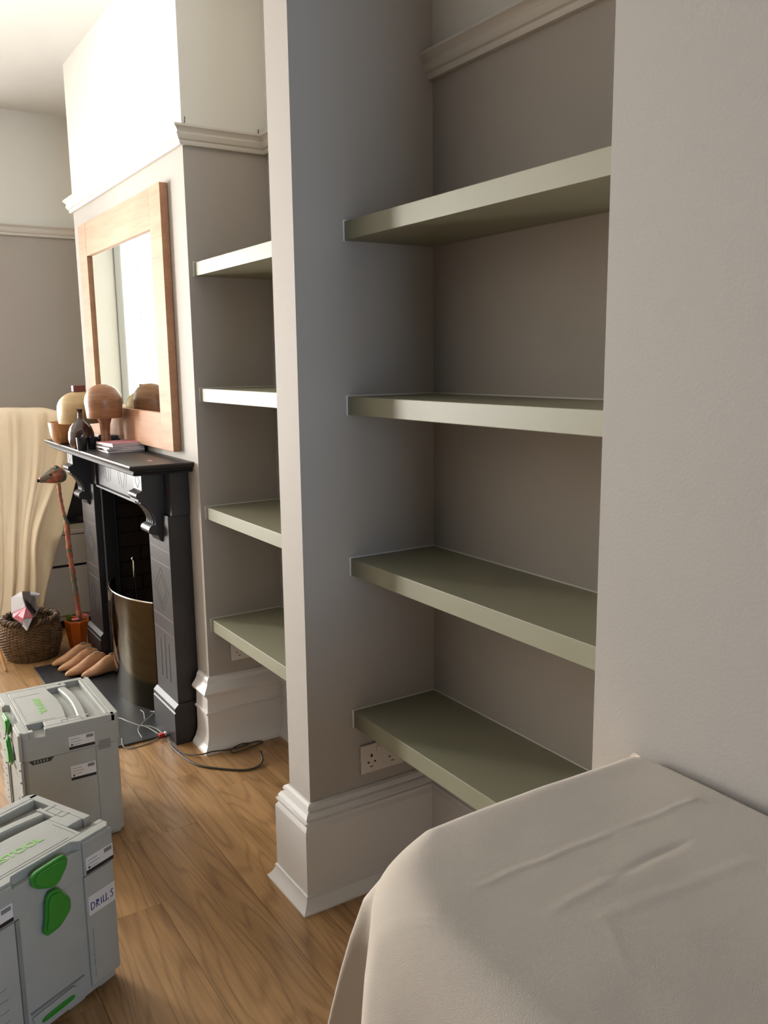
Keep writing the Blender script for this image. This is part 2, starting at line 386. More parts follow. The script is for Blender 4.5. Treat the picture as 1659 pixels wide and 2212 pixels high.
def window(name, x0, x1, y0, y1, z0, z1, nx, out):
    """painted frame, mullions, glass between; out = +1 when the outside is +y"""
    ym = (y0+y1)/2+0.06*out
    f = MB(); t = 0.06
    f.box((x0, ym-0.035, z0), (x1, ym+0.035, z0+t)); f.box((x0, ym-0.035, z1-t), (x1, ym+0.035, z1))
    f.box((x0, ym-0.035, z0), (x0+t, ym+0.035, z1)); f.box((x1-t, ym-0.035, z0), (x1, ym+0.035, z1))
    f.mats = ['window']
    win = f.build(name, kind='structure')
    for i in range(nx):
        a = x0+t+(x1-x0-2*t)*i/nx; b = x0+t+(x1-x0-2*t)*(i+1)/nx
        if i: MB().box((a-0.03, ym-0.03, z0+t), (a+0.03, ym+0.03, z1-t), 'window').build('mullion', win)
        if out < 0: MB().box((a, ym-0.025, (z0+z1)/2-0.02), (b, ym+0.025, (z0+z1)/2+0.02), 'window').build('sash_bar', win)
        MB().box((a+0.001, ym-0.003, z0+t), (b-0.001, ym+0.003, z1-t), 'glass').build('pane', win)
    s_ = MB().box((x0-0.04, min(y0, y0-0.03*out), z0-0.03), (x1+0.04, ym, z0), 'window') if out > 0 else MB().box((x0-0.04, ym, z0-0.03), (x1+0.04, y0+0.03, z0), 'window')
    s_.build('window_sill', win, bevel=0.004)
    return win
window('window_1', WX0, WX1, YW, YW+0.3, WZ0, WZ1, 3, 1)
window('window_2', GX0, GX1, YB, YB-0.3, GZ0, GZ1, 2, -1)
w = MB(); w.box((WX1-0.05, YW-0.02, WZ0-0.05), (WX1+0.002, YW, WZ1+0.08), 'window'); w.box((WX0-0.002, YW-0.02, WZ0-0.05), (WX0+0.05, YW, WZ1+0.08), 'window')
w.build('trim_1', kind='structure', bevel=0.004)
# white venetian blinds, slats open, with tilt wands
for bi, (bx0, bx1, lb) in enumerate(((WX0+0.06, -1.13, 'white venetian blind in the left light of the street window'), (-1.11, -0.35, 'white venetian blind in the middle light of the street window'), (-0.33, WX1-0.08, 'white venetian blind in the right light of the street window, seen in the mirror'))):
    t = thing('venetian_blind', lb, 'blind', ((bx0+bx1)/2, YW+0.05, 2.56), 0, 'white venetian blinds')
    hw_ = (bx1-bx0)/2
    MB().box((-hw_, -0.02, 0), (hw_, 0.02, 0.05), 'blind').build('head_rail', t)
    sl = MB().box((-hw_+0.005, -0.0125, 0), (hw_-0.005, 0.0125, 0.0012), 'blind'); s0 = None
    for k in range(52):
        if s0 is None: s0 = sl.build('slat', t); o = s0
        else: o = bpy.data.objects.new('slat', s0.data); C.objects.link(o); o.parent = t
        o.location = (0, 0, -0.02-k*0.036); o.rotation_euler = (math.radians(-8), 0, 0)
    for q in (-0.8, 0.8): MB().box((q*hw_-0.0015, -0.014, -1.88), (q*hw_+0.0015, -0.0130, 0), 'blind').build('ladder_cord', t)
    MB().tube([(hw_-0.09, -0.03, 0), (hw_-0.09, -0.034, -0.95)], 0.004, 8, 'label_grey').build('tilt_wand', t)
    MB().box((-hw_, -0.012, -1.905), (hw_, 0.012, -1.89), 'blind').build('bottom_rail', t)

# oak planks of mixed widths, running along the room
def plank(xa, xb, y0, y1):
    g = 0.0005
    o = MB().box((-(xb-xa)/2+g, 0.0, 0), ((xb-xa)/2-g, (y1-y0)-g, 0.004), 'oak').build('plank', floor)
    o.location = ((xa+xb)/2+(y0-1.7)*0.006, y0, -0.004); o.rotation_euler = (0, 0, -0.006)
seams = [0.055, 0.17, 0.40, 0.64, 0.88, 1.012, 1.135, 1.26, 1.44]
for a, b in zip(seams[:-1], seams[1:]):
    if abs(a-0.64) < 0.01:
        plank(a, b, -0.6, 0.95); plank(a, b, 0.95, 2.56); plank(a, 0.765, 2.56, 4.3); plank(0.765, b, 2.56, 3.9); plank(a, b, 4.3, YE); plank(0.765, b, 3.9, 4.3)
        continue
    cuts = {0.88: [0.7, 2.9, 4.6], 1.012: [0.9, 2.739, 4.4], 1.135: [1.1, 2.3, 3.6], 0.40: [0.5, 2.2, 4.46], 0.17: [0.2, 1.9, 3.7], 1.26: [1.6, 2.62], 0.055: [1.2, 3.1]}[a]
    ys = [-0.6]+cuts+[YE if a > 0.9 else YW]
    for c0, c1 in zip(ys[:-1], ys[1:]): plank(a, b, c0, c1)
xx = 0.055; k = 0
while xx > XWL+0.05:
    wdt = (0.24, 0.13, 0.24, 0.12)[k % 4]; wdt = min(wdt, xx-XWL)
    ys = [YB, -1.2-0.5*(k % 3), 0.9-0.6*(k % 2), 2.9+0.5*(k % 3), YW]
    for c0, c1 in zip(ys[:-1], ys[1:]): plank(xx-wdt, xx, c0, c1)
    xx -= wdt; k += 1
for a, b in zip(seams[:-1], seams[1:]): plank(a, b, YB, -0.6)

# ---------------------------------------------------------------- baseboards, picture rails
PR1 = [(0, 0), (0.056, 0), (0.056, 0.005), (0.048, 0.014), (0.041, 0.026), (0.037, 0.036), (0.039, 0.039), (0.038, 0.044), (0.033, 0.046), (0.033, 0.232), (0.031, 0.236), (0.026, 0.243), (0.026, 0.249), (0.031, 0.251), (0.031, 0.257), (0.025, 0.258), (0.025, 0.261), (0.027, 0.265), (0.020, 0.276), (0.012, 0.279), (0.012, 0.283), (0.016, 0.287), (0.013, 0.295), (0.005, 0.300), (0, 0.300)]
PR2 = [(0, 0), (0.045, 0), (0.043, 0.010), (0.030, 0.030), (0.022, 0.055), (0.020, 0.075), (0.020, 0.150), (0.026, 0.153), (0.027, 0.160), (0.020, 0.164), (0.018, 0.215), (0.022, 0.226), (0.032, 0.232), (0.036, 0.242), (0.030, 0.252), (0.022, 0.262), (0.015, 0.274), (0.012, 0.288), (0.006, 0.297), (0, 0.299)]
def base(name, path, prof): return MB().sweep(path, prof, 'trim').build(name, kind='structure', smooth=True, ang=14)
base('baseboard_left', [(XC, 3.155), (XC, YC0), (XB_L, YC0), (XB_L, YP1), (1.06, YP1)], PR2)
base('baseboard_right', [(1.06, YP1), (XP, YP1), (XP, YP0), (XB_R, YP0), (XB_R, YR1), (XR, YR1), (XR, YR0), (XB_R, YR0), (XB_R, YB)], PR1)
base('baseboard_far', [(XB_L, YE), (XB_L, YC1), (XC, YC1), (XC, 4.56)], PR2)
base('baseboard_end', [(BX1, YE), (XB_L, YE)], PR2)
# loose offcut of shoe moulding lying against the fireplace side
oc = MB().sweep([(1.115, 3.166), (1.052, 3.172)], [(0, 0), (0.020, 0), (0.018, 0.010), (0.008, 0.022), (0, 0.026)], 'trim').build('moulding_offcut', smooth=True, ang=30, bevel=0)
oc.location.z = 0.0005
tag(oc, 'short white offcut of floor moulding lying at the foot of the black fireplace', 'moulding')

PRR = [(0, 0), (0.014, 0), (0.017, 0.006), (0.017, 0.014), (0.023, 0.018), (0.028, 0.028), (0.030, 0.034), (0.026, 0.040), (0.032, 0.050), (0.040, 0.056), (0.040, 0.063), (0.016, 0.064), (0.012, 0.058), (0, 0.058)]
def rail(name, path, z): return MB().sweep(path, PRR, 'rail', z).build(name, kind='structure', smooth=True, ang=28)
rail('trim_2', [(XB_L, YE), (XB_L, YC1), (XC, YC1), (XC, YC0), (XB_L, YC0), (XB_L, YP1), (1.30, YP1)], 2.254)
rail('trim_3', [(XB_R, YP0), (XB_R, YR1)], 2.229)
rail('trim_4', [(BX1, YE), (XB_L, YE)], 2.254)

# ---------------------------------------------------------------- floating shelves
def shelf(x0, x1, y0, y1, zb, zt, label, group, cside):
    t = thing('floating_shelf', label, 'shelf', ((x0+x1)/2, (y0+y1)/2, zb), 0, group)
    cx, cy = (x0+x1)/2, (y0+y1)/2
    def L(a): return (a[0]-cx, a[1]-cy, a[2]-zb)
    b = MB().box(L((x0, y0+0.001, zb)), L((x1-0.001, y1-0.001, zt)), 'sage').build('board', t, bevel=0.0015)
    c = MB()
    c.box(L((x0-0.005, y1-0.0030, zb-0.001)), L((x0+0.0005, y1-0.0004, zt+0.003)), 'caulk')
    c.box(L((x0, y1-0.0028, zt)), L((x1-0.001, y1-0.0004, zt+0.0032)), 'caulk')
    c.box(L((x1-0.0028, y0+0.001, zt)), L((x1-0.0004, y1-0.003, zt+0.0032)), 'caulk')
    c.build('caulk_line', t)
    return t
XS_R, XS_L = 1.1504, 1.1550
zR = [(1.8054, 1.8529), (1.3624, 1.4103), (0.9262, 0.9735), (0.4860, 0.5347)]
zL = [(1.8106, 1.8582), (1.3627, 1.4104), (0.9220, 0.9685), (0.4816, 0.5297)]
pos = ['highest', 'second from the top', 'third from the top', 'lowest']
ex = ['seen from below', 'at eye level', 'above the lowest one', 'ending behind the dust sheet']
exl = ['seen from below, under the picture rail', 'at eye level', 'above the lowest one', 'above the tall white baseboard']
for i, (a, b) in enumerate(zR): shelf(XS_R, XB_R, YR1, YP0, a, b, 'sage green shelf in the near right alcove, %s, %s' % (pos[i], ex[i]), 'shelves in the near alcove', 1)
for i, (a, b) in enumerate(zL): shelf(XS_L, XB_L, YP1, YC0, a, b, 'sage green shelf between fireplace wall and pier, %s, %s' % (pos[i], exl[i]), 'shelves in the far alcove', 1)

# ---------------------------------------------------------------- double wall sockets
def socket(x0, y, z0, label):
    t = thing('wall_socket', label, 'socket', (x0+0.073, y, z0+0.043), 0, 'double wall sockets')
    MB().box((-0.073, -0.009, -0.043), (0.073, -0.0002, 0.043), 'socket').build('plate', t, bevel=0.003)
    for s in (-1, 1):
        cx = s*0.036-0.002
        MB().box((cx-0.003, -0.0096, 0.004), (cx+0.003, -0.0085, 0.013), 'hole').build('pin_hole', t)
        for q in (-1, 1): MB().box((cx+q*0.011-0.003, -0.0096, -0.013), (cx+q*0.011+0.003, -0.0085, -0.0085), 'hole').build('pin_hole', t)
        MB().box((cx-0.006+0.012*0, -0.0095, -0.026), (cx+0.004, -0.0085, -0.0235), 'hole').build('pin_hole', t)
        MB().box((cx-0.006+0.022*1, -0.0125, 0.018), (cx+0.004+0.022, -0.0088, 0.034), 'socket').build('switch', t, bevel=0.0012)
    return t
socket(1.168, YP0, 0.338, 'white double socket on the bluish pier side below the lowest near shelf')
socket(1.227, YC0, 0.347, 'white double socket half hidden under the lowest shelf beside the fireplace')

# ---------------------------------------------------------------- mirror on the chimney breast
t = thing('wall_mirror', 'large oak-framed mirror hanging above the black mantelpiece', 'mirror', (XC, 3.842, 1.165))
y0, y1, z0, z1 = 3.230, 4.452, 1.165, 2.160
gy0, gy1, gz0, gz1 = 3.365, 4.315, 1.309, 2.010
def LM(x, y, z): return (x-XC, y-3.842, z-1.165)
xf, xbk = 1.103, XC-0.001
MB().box(LM(xf, y0, z0), LM(xbk, gy0, z1), 'mirror_wood').build('frame_rail', t, bevel=0.0015)
MB().box(LM(xf, gy1, z0), LM(xbk, y1, z1), 'mirror_wood').build('frame_rail', t, bevel=0.0015)
MB().box(LM(xf+0.0004, gy0, z0), LM(xbk, gy1, gz0), 'mirror_wood').build('frame_rail', t, bevel=0.0015)
MB().box(LM(xf+0.0004, gy0, gz1), LM(xbk, gy1, z1), 'mirror_wood').build('frame_rail', t, bevel=0.0015)
MB().box(LM(1.116, gy0-0.003, gz0-0.003), LM(1.120, gy1+0.003, gz1+0.003), 'glass_mirror').build('glass', t)

# ---------------------------------------------------------------- fireplace surround
ZM = 1.136
FY0, FY1 = 3.165, 4.535
fp = thing('fireplace', 'black slate fireplace surround with carved corbels and moulded mantel shelf', 'fireplace', (XC, 3.85, 0))
FX = XC-0.0008
def B(a, b, m='slate'):
    return MB().box((a[0]-XC, a[1]-3.85, a[2]), (b[0]-XC, b[1]-3.85, b[2]), m)
XJ = 1.046
# mantel shelf: moulded slab
prof = [(0, 1.094), (0.205, 1.094), (0.222, 1.097), (0.230, 1.103), (0.224, 1.109), (0.226, 1.114), (0.238, 1.119), (0.244, 1.126), (0.246, 1.131), (0.242, 1.136), (0, 1.136)]
mb = MB()
mp_ = []
# U-shaped sweep around the front and both ends, joined to a core slab
core = 0.19
MY0, MY1 = 3.095, 4.515+0.025
pts = []
def ring(out):
    d = out
    return [(-d, MY0+0.246-out-3.85), (-d, MY1-0.246+out-3.85)]
rows = []
for out, zz in prof[1:-1]:
    k = 0.246-out
    rows.append([(FX-XC, MY0+k-3.85, zz), (-out, MY0+k-3.85, zz), (-out, MY1-k-3.85, zz), (FX-XC, MY1-k-3.85, zz)])
vs = [p for r_ in rows for p in r_]; fs = []
for i in range(len(rows)-1):
    for j in range(3): fs.append((i*4+j, i*4+j+1, (i+1)*4+j+1, (i+1)*4+j))
    fs.append((i*4+3, i*4, (i+1)*4, (i+1)*4+3))
fs.append((0, 1, 2, 3)); n_ = (len(rows)-1)*4; fs.append((n_, n_+1, n_+2, n_+3))
MB().add(vs, fs, 'slate').build('mantel_shelf', fp, smooth=True, ang=20)
# frieze panel and architrave return
B((1.072, FY0+0.02, 0.925), (FX, FY1-0.02, 1.094)).build('frieze', fp, bevel=0.003)
B((1.058, FY0+0.26, 0.915), (FX, FY1-0.26, 0.925)).build('lintel_edge', fp, bevel=0.002)
def incise(parent, pts, x, w_=0.0022, m='groove'):
    """thin line following (y,z) points on a face at x"""
    mb = MB()
    for (ya, za), (yb, zb) in zip(pts[:-1], pts[1:]):
        d = Vector((yb-ya, zb-za)); L_ = d.length; d.normalize(); nn = Vector((-d.y, d.x))*w_/2
        q = [(ya+nn.x, za+nn.y), (ya-nn.x, za-nn.y), (yb-nn.x, zb-nn.y), (yb+nn.x, zb+nn.y)]
        mb.prism([(a-3.85, b) for a, b in q], x-0.0006-XC, x+0.001-XC, 'x', m)
    return mb.build('incised_line', parent)
# V patterns across the frieze
for yc in (3.60, 3.85, 4.10):
    incise(fp, [(yc-0.055, 1.07), (yc-0.012, 0.955)], 1.072); incise(fp, [(yc+0.055, 1.07), (yc+0.012, 0.955)], 1.072)
    incise(fp, [(yc-0.085, 1.07), (yc-0.05, 0.965)], 1.072); incise(fp, [(yc+0.085, 1.07), (yc+0.05, 0.965)], 1.072)
    incise(fp, [(yc-0.085, 1.07), (yc+0.085, 1.07)], 1.072)
for sgn, ya, yb in ((0, FY0, FY0+0.265), (1, FY1-0.265, FY1)):
    yc = (ya+yb)/2
    B((XJ, ya+0.008, 0.160), (FX, yb-0.008, 0.925)).build('jamb', fp, bevel=0.002)
    B((1.060, ya+0.0, 0.925), (FX, yb-0.0, 1.094)).build('jamb_cap', fp, bevel=0.002)
    # plinth block with moulded top
    pb = MB()
    pp = [(0, 0), (0.108, 0), (0.108, 0.130), (0.104, 0.135), (0.107, 0.142), (0.106, 0.152), (0.098, 0.160), (0.090, 0.168), (0, 0.168)]
    pb.prism([(-a, b) for a, b in pp], ya-3.85, yb-3.85, 'y', 'slate'); pb.build('plinth', fp, smooth=True, ang=25)
    # inner return (dark side of the opening)
    yi = (yb, yb+0.035) if sgn == 0 else (ya-0.035, ya)
    B((1.075, yi[0], 0), (FX, yi[1], 0.915), 'black').build('inner_slip', fp)
    # grooves: diamond panel and flutes
    for k in (-1, 0, 1):
        B((XJ-0.0008, yc+k*0.050-0.006, 0.235), (XJ+0.002, yc+k*0.050+0.006, 0.395+0.03*(k == 0)), 'groove').build('flute', fp)
    for zz in (0.44, 0.50, 0.72, 0.78):
        incise(fp, [(ya+0.012, zz), (yb-0.012, zz)], XJ, 0.0022, 'groove_pink')
    dm = [(yc, 0.700), (yc-0.085, 0.610), (yc, 0.520), (yc+0.085, 0.610), (yc, 0.700)]
    incise(fp, dm, XJ); incise(fp, [(yc, 0.670), (yc-0.055, 0.610), (yc, 0.550), (yc+0.055, 0.610), (yc, 0.670)], XJ)
    # corbel: side profile in (x out, z), fluted front, two scrolls
    cw = 0.052
    cp = [(0.062, 0.760), (0.095, 0.768), (0.102, 0.782), (0.106, 0.796)]
    for k in range(9):   # lower scroll
        a = -PI/2+PI*k/8*1.05; cp.append((0.118+0.024*math.cos(a), 0.824+0.024*math.sin(a)))
    cp += [(0.114, 0.862), (0.118, 0.885), (0.128, 0.910), (0.144, 0.935), (0.160, 0.952), (0.176, 0.962), (0.176, 0.970)]
    for k in range(7):   # upper roll
        a = -PI/2+PI*k/6; cp.append((0.168+0.016*math.cos(a), 0.987+0.016*math.sin(a)))
    cp += [(0.160, 1.010), (0.160, 1.0935), (0.062, 1.0935)]
    cp = [(a, 1.0935-(1.0935-b)*0.85) for a, b in cp]
    cc = yc
    co = MB().prism([(-a, b) for a, b in cp], cc-cw-3.85, cc+cw-3.85, 'y', 'slate').build('corbel', fp, smooth=True, ang=30)
    fl = MB()
    for k in (-1.5, -0.5, 0.5, 1.5):
        pts_ = [(-0.1165, cc+k*0.022-3.85, 0.850), (-0.1155, cc+k*0.022-3.85, 0.868), (-0.119, cc+k*0.022-3.85, 0.886), (-0.129, cc+k*0.022-3.85, 0.911), (-0.145, cc+k*0.022-3.85, 0.937), (-0.162, cc+k*0.022-3.85, 0.955)]
        pts_ = [(a, b, 1.0935-(1.0935-c_)*0.85) for a, b, c_ in pts_]
        r_ = MB().tube(smooth_path(pts_, 3), 0.0075, 6, 'slate').build('reed', co, smooth=True)
    for pr_ in ([(0, 1.082), (-0.030, 1.056), (0, 1.030), (0.030, 1.056), (0, 1.082)],):
        incise(fp, [(cc+a, b) for a, b in pr_], XC-0.160)
# pinkish reflection painted as a flat patch on the mantel top
MB().lathe([(0, 0), (0.022, 0), (0.022, 0.0004), (0, 0.0004)], 14, 'pink_cover', c=(1.015-XC, 3.25-3.85, ZM), sx=0.35, sy=1.0).build('painted_reflection', fp)['label'] = 'pinkish painted reflection on the mantel top'

# hearth slab
hs = tag(MB().box((0.728, 3.272, 0.0), (1.118, 4.425, 0.008), 'slate_dark').build('hearth_slab', bevel=0.002), 'dark slate hearth slab let into the oak floor before the fireplace', 'hearth')
tag(MB().box((1.119, OY0+0.04, 0.0), (1.486, OY1-0.04, 0.008), 'black').build('hearth_floor', bevel=0.002), 'sooty floor slab inside the fireplace opening', 'hearth')

# curved polished fire guard
t = thing('fire_guard', 'curved polished metal fire guard standing in the fireplace opening', 'fire guard', (1.06, 3.808, 0.0085))
N_ = 40; H_ = 0.487
def gp(k, r_in=0.0):
    y = (-1+2*k/N_)*0.290; xx = -0.076+1.05*y*y
    return Vector((xx+r_in, y))
mb = MB(); vs = []; fs = []
for k in range(N_+1):
    a = gp(k); b = gp(k, 0.0035)
    vs += [(a.x, a.y, 0.0), (a.x, a.y, H_), (b.x, b.y, H_), (b.x, b.y, 0.0)]
for k in range(N_):
    o = k*4
    for j in range(4): fs.append((o+j, o+(j+1) % 4, o+4+(j+1) % 4, o+4+j))
fs += [(0, 1, 2, 3), (N_*4, N_*4+1, N_*4+2, N_*4+3)]
mb.add(vs, fs, 'steel').build('panel', t, smooth=True, ang=40)
MB().tube([(gp(k).x+0.0015, gp(k).y, H_+0.001) for k in range(N_+1)], 0.0035, 6, 'bright_steel').build('top_rim', t, smooth=True)
hx = gp(29)
hdir = (gp(30)-gp(28)).normalized(); hn = Vector((-hdir.y, hdir.x))
def HP(a, off, z): return (hx.x+hdir.x*a+hn.x*off, hx.y+hdir.y*a+hn.y*off, z)
sg_ = 1 if hn.x > 0 else -1
vs = [HP(a, sg_*-o_, z_) for z_ in (0.425, 0.458) for a, o_ in ((-0.02, 0.0008), (0.02, 0.0008), (0.02, 0.003), (-0.02, 0.003))]
MB().add(vs, [(0, 1, 2, 3), (4, 5, 6, 7), (0, 1, 5, 4), (1, 2, 6, 5), (2, 3, 7, 6), (3, 0, 4, 7)], 'hole').build('hand_slot', t)
MB().tube([HP(-0.022, sg_*-0.002, 0.422), HP(0.022, sg_*-0.002, 0.422), HP(0.022, sg_*-0.002, 0.461), HP(-0.022, sg_*-0.002, 0.461)], 0.0018, 6, 'bright_steel', close=True).build('slot_rim', t)
tag(MB().tube([(1.12, 3.93, 0.009), (1.12, 3.93, 0.60)], 0.004, 8, 'bright_steel').lathe([(0, 0), (0.008, 0.002), (0.010, 0.010), (0, 0.018)], 12, 'bright_steel', c=(1.12, 3.93, 0.60)).build('rod', smooth=True), 'thin metal poker standing upright behind the fire guard', 'rod')  # thin upright rod drawing a vertical line above the guard rim

# ---------------------------------------------------------------- things on the mantel
def dome_prof(r, h, lip=0.0):
    p = [(0.0, 0.0), (r*0.90, 0.0), (r*0.915, 0.003), (r*1.0, h*0.46)]
    for k in range(1, 13):
        a = PI/2*k/12; p.append((r*math.cos(a)**0.9 if k < 12 else 0.0, h*0.46+h*0.54*math.sin(a)))
    return p
# brown hat block on a stem
t = thing('hat_block', 'reddish brown wooden hat block on a turned stem in front of mirror', 'hat block', (1.01, 3.845, ZM), 0, 'wooden hat blocks')
dz = 0.136
db = dome_prof(0.084, 0.146)
MB().lathe([(r*0.96, z+dz) for r, z in db], 40, 'dome_brown').build('head', t, smooth=True, ang=50)
MB().lathe([(0, 0), (0.028, 0), (0.029, 0.012), (0.023, 0.035), (0.020, 0.07), (0.022, 0.105), (0.031, 0.134), (0, 0.1355)], 24, 'dome_brown').build('stem', t, smooth=True, ang=50)
# pale hat block
t = thing('hat_block', 'pale yellowish wooden hat block behind the brown bottle vase', 'hat block', (0.960, 4.066, ZM), 0, 'wooden hat blocks')
MB().lathe([(0.0, 0.104), (0.093, 0.104), (0.096, 0.108), (0.0965, 0.122), (0.098, 0.124)]+[(r*1.0, z+0.104) for r, z in dome_prof(0.0985, 0.143)[3:]], 40, 'dome_pale').build('head', t, smooth=True, ang=50)
MB().lathe([(0, 0), (0.034, 0), (0.034, 0.01), (0.024, 0.03), (0.024, 0.09), (0.03, 0.1035), (0, 0.1035)], 24, 'dome_pale').build('stem', t, smooth=True, ang=50)
tag(MB().prism([(-0.027, -0.022), (0.026, -0.024), (0.028, 0.022), (-0.025, 0.024)], 0, 0.027, 'z', 'red_wood').build('wooden_block', bevel=0.002), 'small red-brown wooden block on top of the pale hat block', 'block').location = (0.960, 4.066, ZM+0.2475)
# tapered wooden bowl
t = MB().lathe([(0, 0), (0.034, 0), (0.046, 0.004), (0.057, 0.018), (0.065, 0.04), (0.070, 0.075), (0.073, 0.102), (0.069, 0.102), (0.064, 0.075), (0.055, 0.03), (0.03, 0.015), (0, 0.012)], 40, 'bowl_wood').build('wooden_bowl', smooth=True, ang=50)
t.location = (0.925, 4.238, ZM+0.0002); tag(t, 'deep tapered wooden bowl at the far end of the mantel shelf', 'bowl')
# bottle vase
t = thing('bottle_vase', 'dark brown glazed bottle vase with a narrow neck on the mantel', 'vase', (0.930, 3.945, ZM))
MB().lathe([(0, 0), (0.034, 0), (0.045, 0.006), (0.053, 0.022), (0.0565, 0.045), (0.055, 0.070), (0.047, 0.094), (0.034, 0.112), (0.020, 0.125), (0.0115, 0.135), (0.0095, 0.150), (0.0095, 0.162), (0.013, 0.168), (0.017, 0.172), (0.0155, 0.174), (0.008, 0.170), (0, 0.165)], 36, 'glaze').build('body', t, smooth=True, ang=60)
def cup(loc, label, r, h):
    o = MB().lathe([(0, 0), (r*0.78, 0), (r*0.82, 0.003), (r, h), (r*0.92, h), (r*0.72, 0.006), (0, 0.005)], 24, 'pewter').build('small_cup', smooth=True, ang=50)
    o.location = loc; tag(o, label, 'cup', 'small dark cups'); return o
cup((0.905, 3.838, ZM+0.0002), 'small dark cup at the mantel edge in front of the bottle vase', 0.024, 0.056)
cup((0.952, 3.868, ZM+0.0002), 'glossy black cup between the bottle vase and the magazines', 0.025, 0.054)
# carved dark thing and grey tin behind the stem
t = MB().box((-0.028, -0.035, 0), (0.028, 0.035, 0.045), 'box_grey').build('small_tin', bevel=0.003)
t.location = (1.085, 4.02, ZM+0.0002); tag(t, 'small dark grey tin behind the stem of the brown hat block', 'tin')
ob = MB()
for k in range(5): ob.lathe([(0, -0.012), (0.010, -0.008), (0.013, 0), (0.010, 0.008), (0, 0.012)], 10, 'black', c=(0.02*math.cos(k*1.3), 0.022*math.sin(k*1.3), 0.012+k*0.010))
t = ob.build('fir_cone', smooth=True); t.location = (1.035, 3.985, ZM+0.0002); tag(t, 'dark fir cone beside the brown hat block stem', 'cone')
# magazines
mags = [('dark_cover', 0.0, 0.0, 0.02, 'charcoal magazine at the bottom of the mantel pile'), ('paper', 0.006, -0.006, -0.10, 'white paged booklet, second from the bottom of the mantel pile'), ('dark_cover', -0.002, 0.004, 0.10, 'grey magazine in the middle of the mantel pile'), ('paper', 0.012, 0.006, 0.16, 'pale thin magazine just under the pink one'), ('pink_cover', 0.004, 0.012, 0.22, 'pink covered magazine on top of the mantel pile')]
z = ZM+0.0002
for i, (cv, dx, dy, rz, lab) in enumerate(mags):
    t = thing('magazine', lab, 'magazine', (1.036+dx, 3.712+dy, z), rz, 'magazines piled on the mantel')
    hx_, hy_ = 0.078, (0.078, 0.070, 0.076, 0.068, 0.072)[i]
    th = 0.0075
    MB().box((-hx_+0.001, -hy_+0.001, 0.0006), (hx_-0.001, hy_-0.001, th-0.0006), 'paper').build('pages', t)
    c_ = MB(); c_.box((-hx_, -hy_, 0), (hx_, hy_, 0.0006), cv); c_.box((-hx_, -hy_, th-0.0006), (hx_, hy_, th), cv); c_.box((hx_-0.001, -hy_, 0.0006), (hx_, hy_, th-0.0006), cv); c_.build('cover', t)
    z += th+0.0003

# ---------------------------------------------------------------- tool cases
def flat_poly(mb, pts, y0, y1, m): mb.prism(pts, y0, y1, 'y', m)
def rounded(pts, r=0.25, n=4):
    out = []; k = len(pts)
    for i in range(k):
        p0, p1, p2 = Vector(pts[i-1]), Vector(pts[i]), Vector(pts[(i+1) % k])
        a = p1.lerp(p0, r); b = p1.lerp(p2, r)
        for j in range(n+1):
            t_ = j/n; out.append(tuple((a*(1-t_)+p1*t_)*(1-t_)+(p1*(1-t_)+b*t_)*t_))
    return out
UP = rounded([(0.248, 0.409), (0.257, 0.396), (0.254, 0.378), (0.230, 0.350), (0.215, 0.346), (0.203, 0.350), (0.175, 0.364), (0.162, 0.376), (0.159, 0.395), (0.170, 0.406)], 0.3)
LO = rounded([(0.203, 0.341), (0.228, 0.338), (0.240, 0.318), (0.256, 0.296), (0.255, 0.268), (0.224, 0.243), (0.189, 0.240), (0.180, 0.251), (0.188, 0.281), (0.192, 0.327)], 0.3)
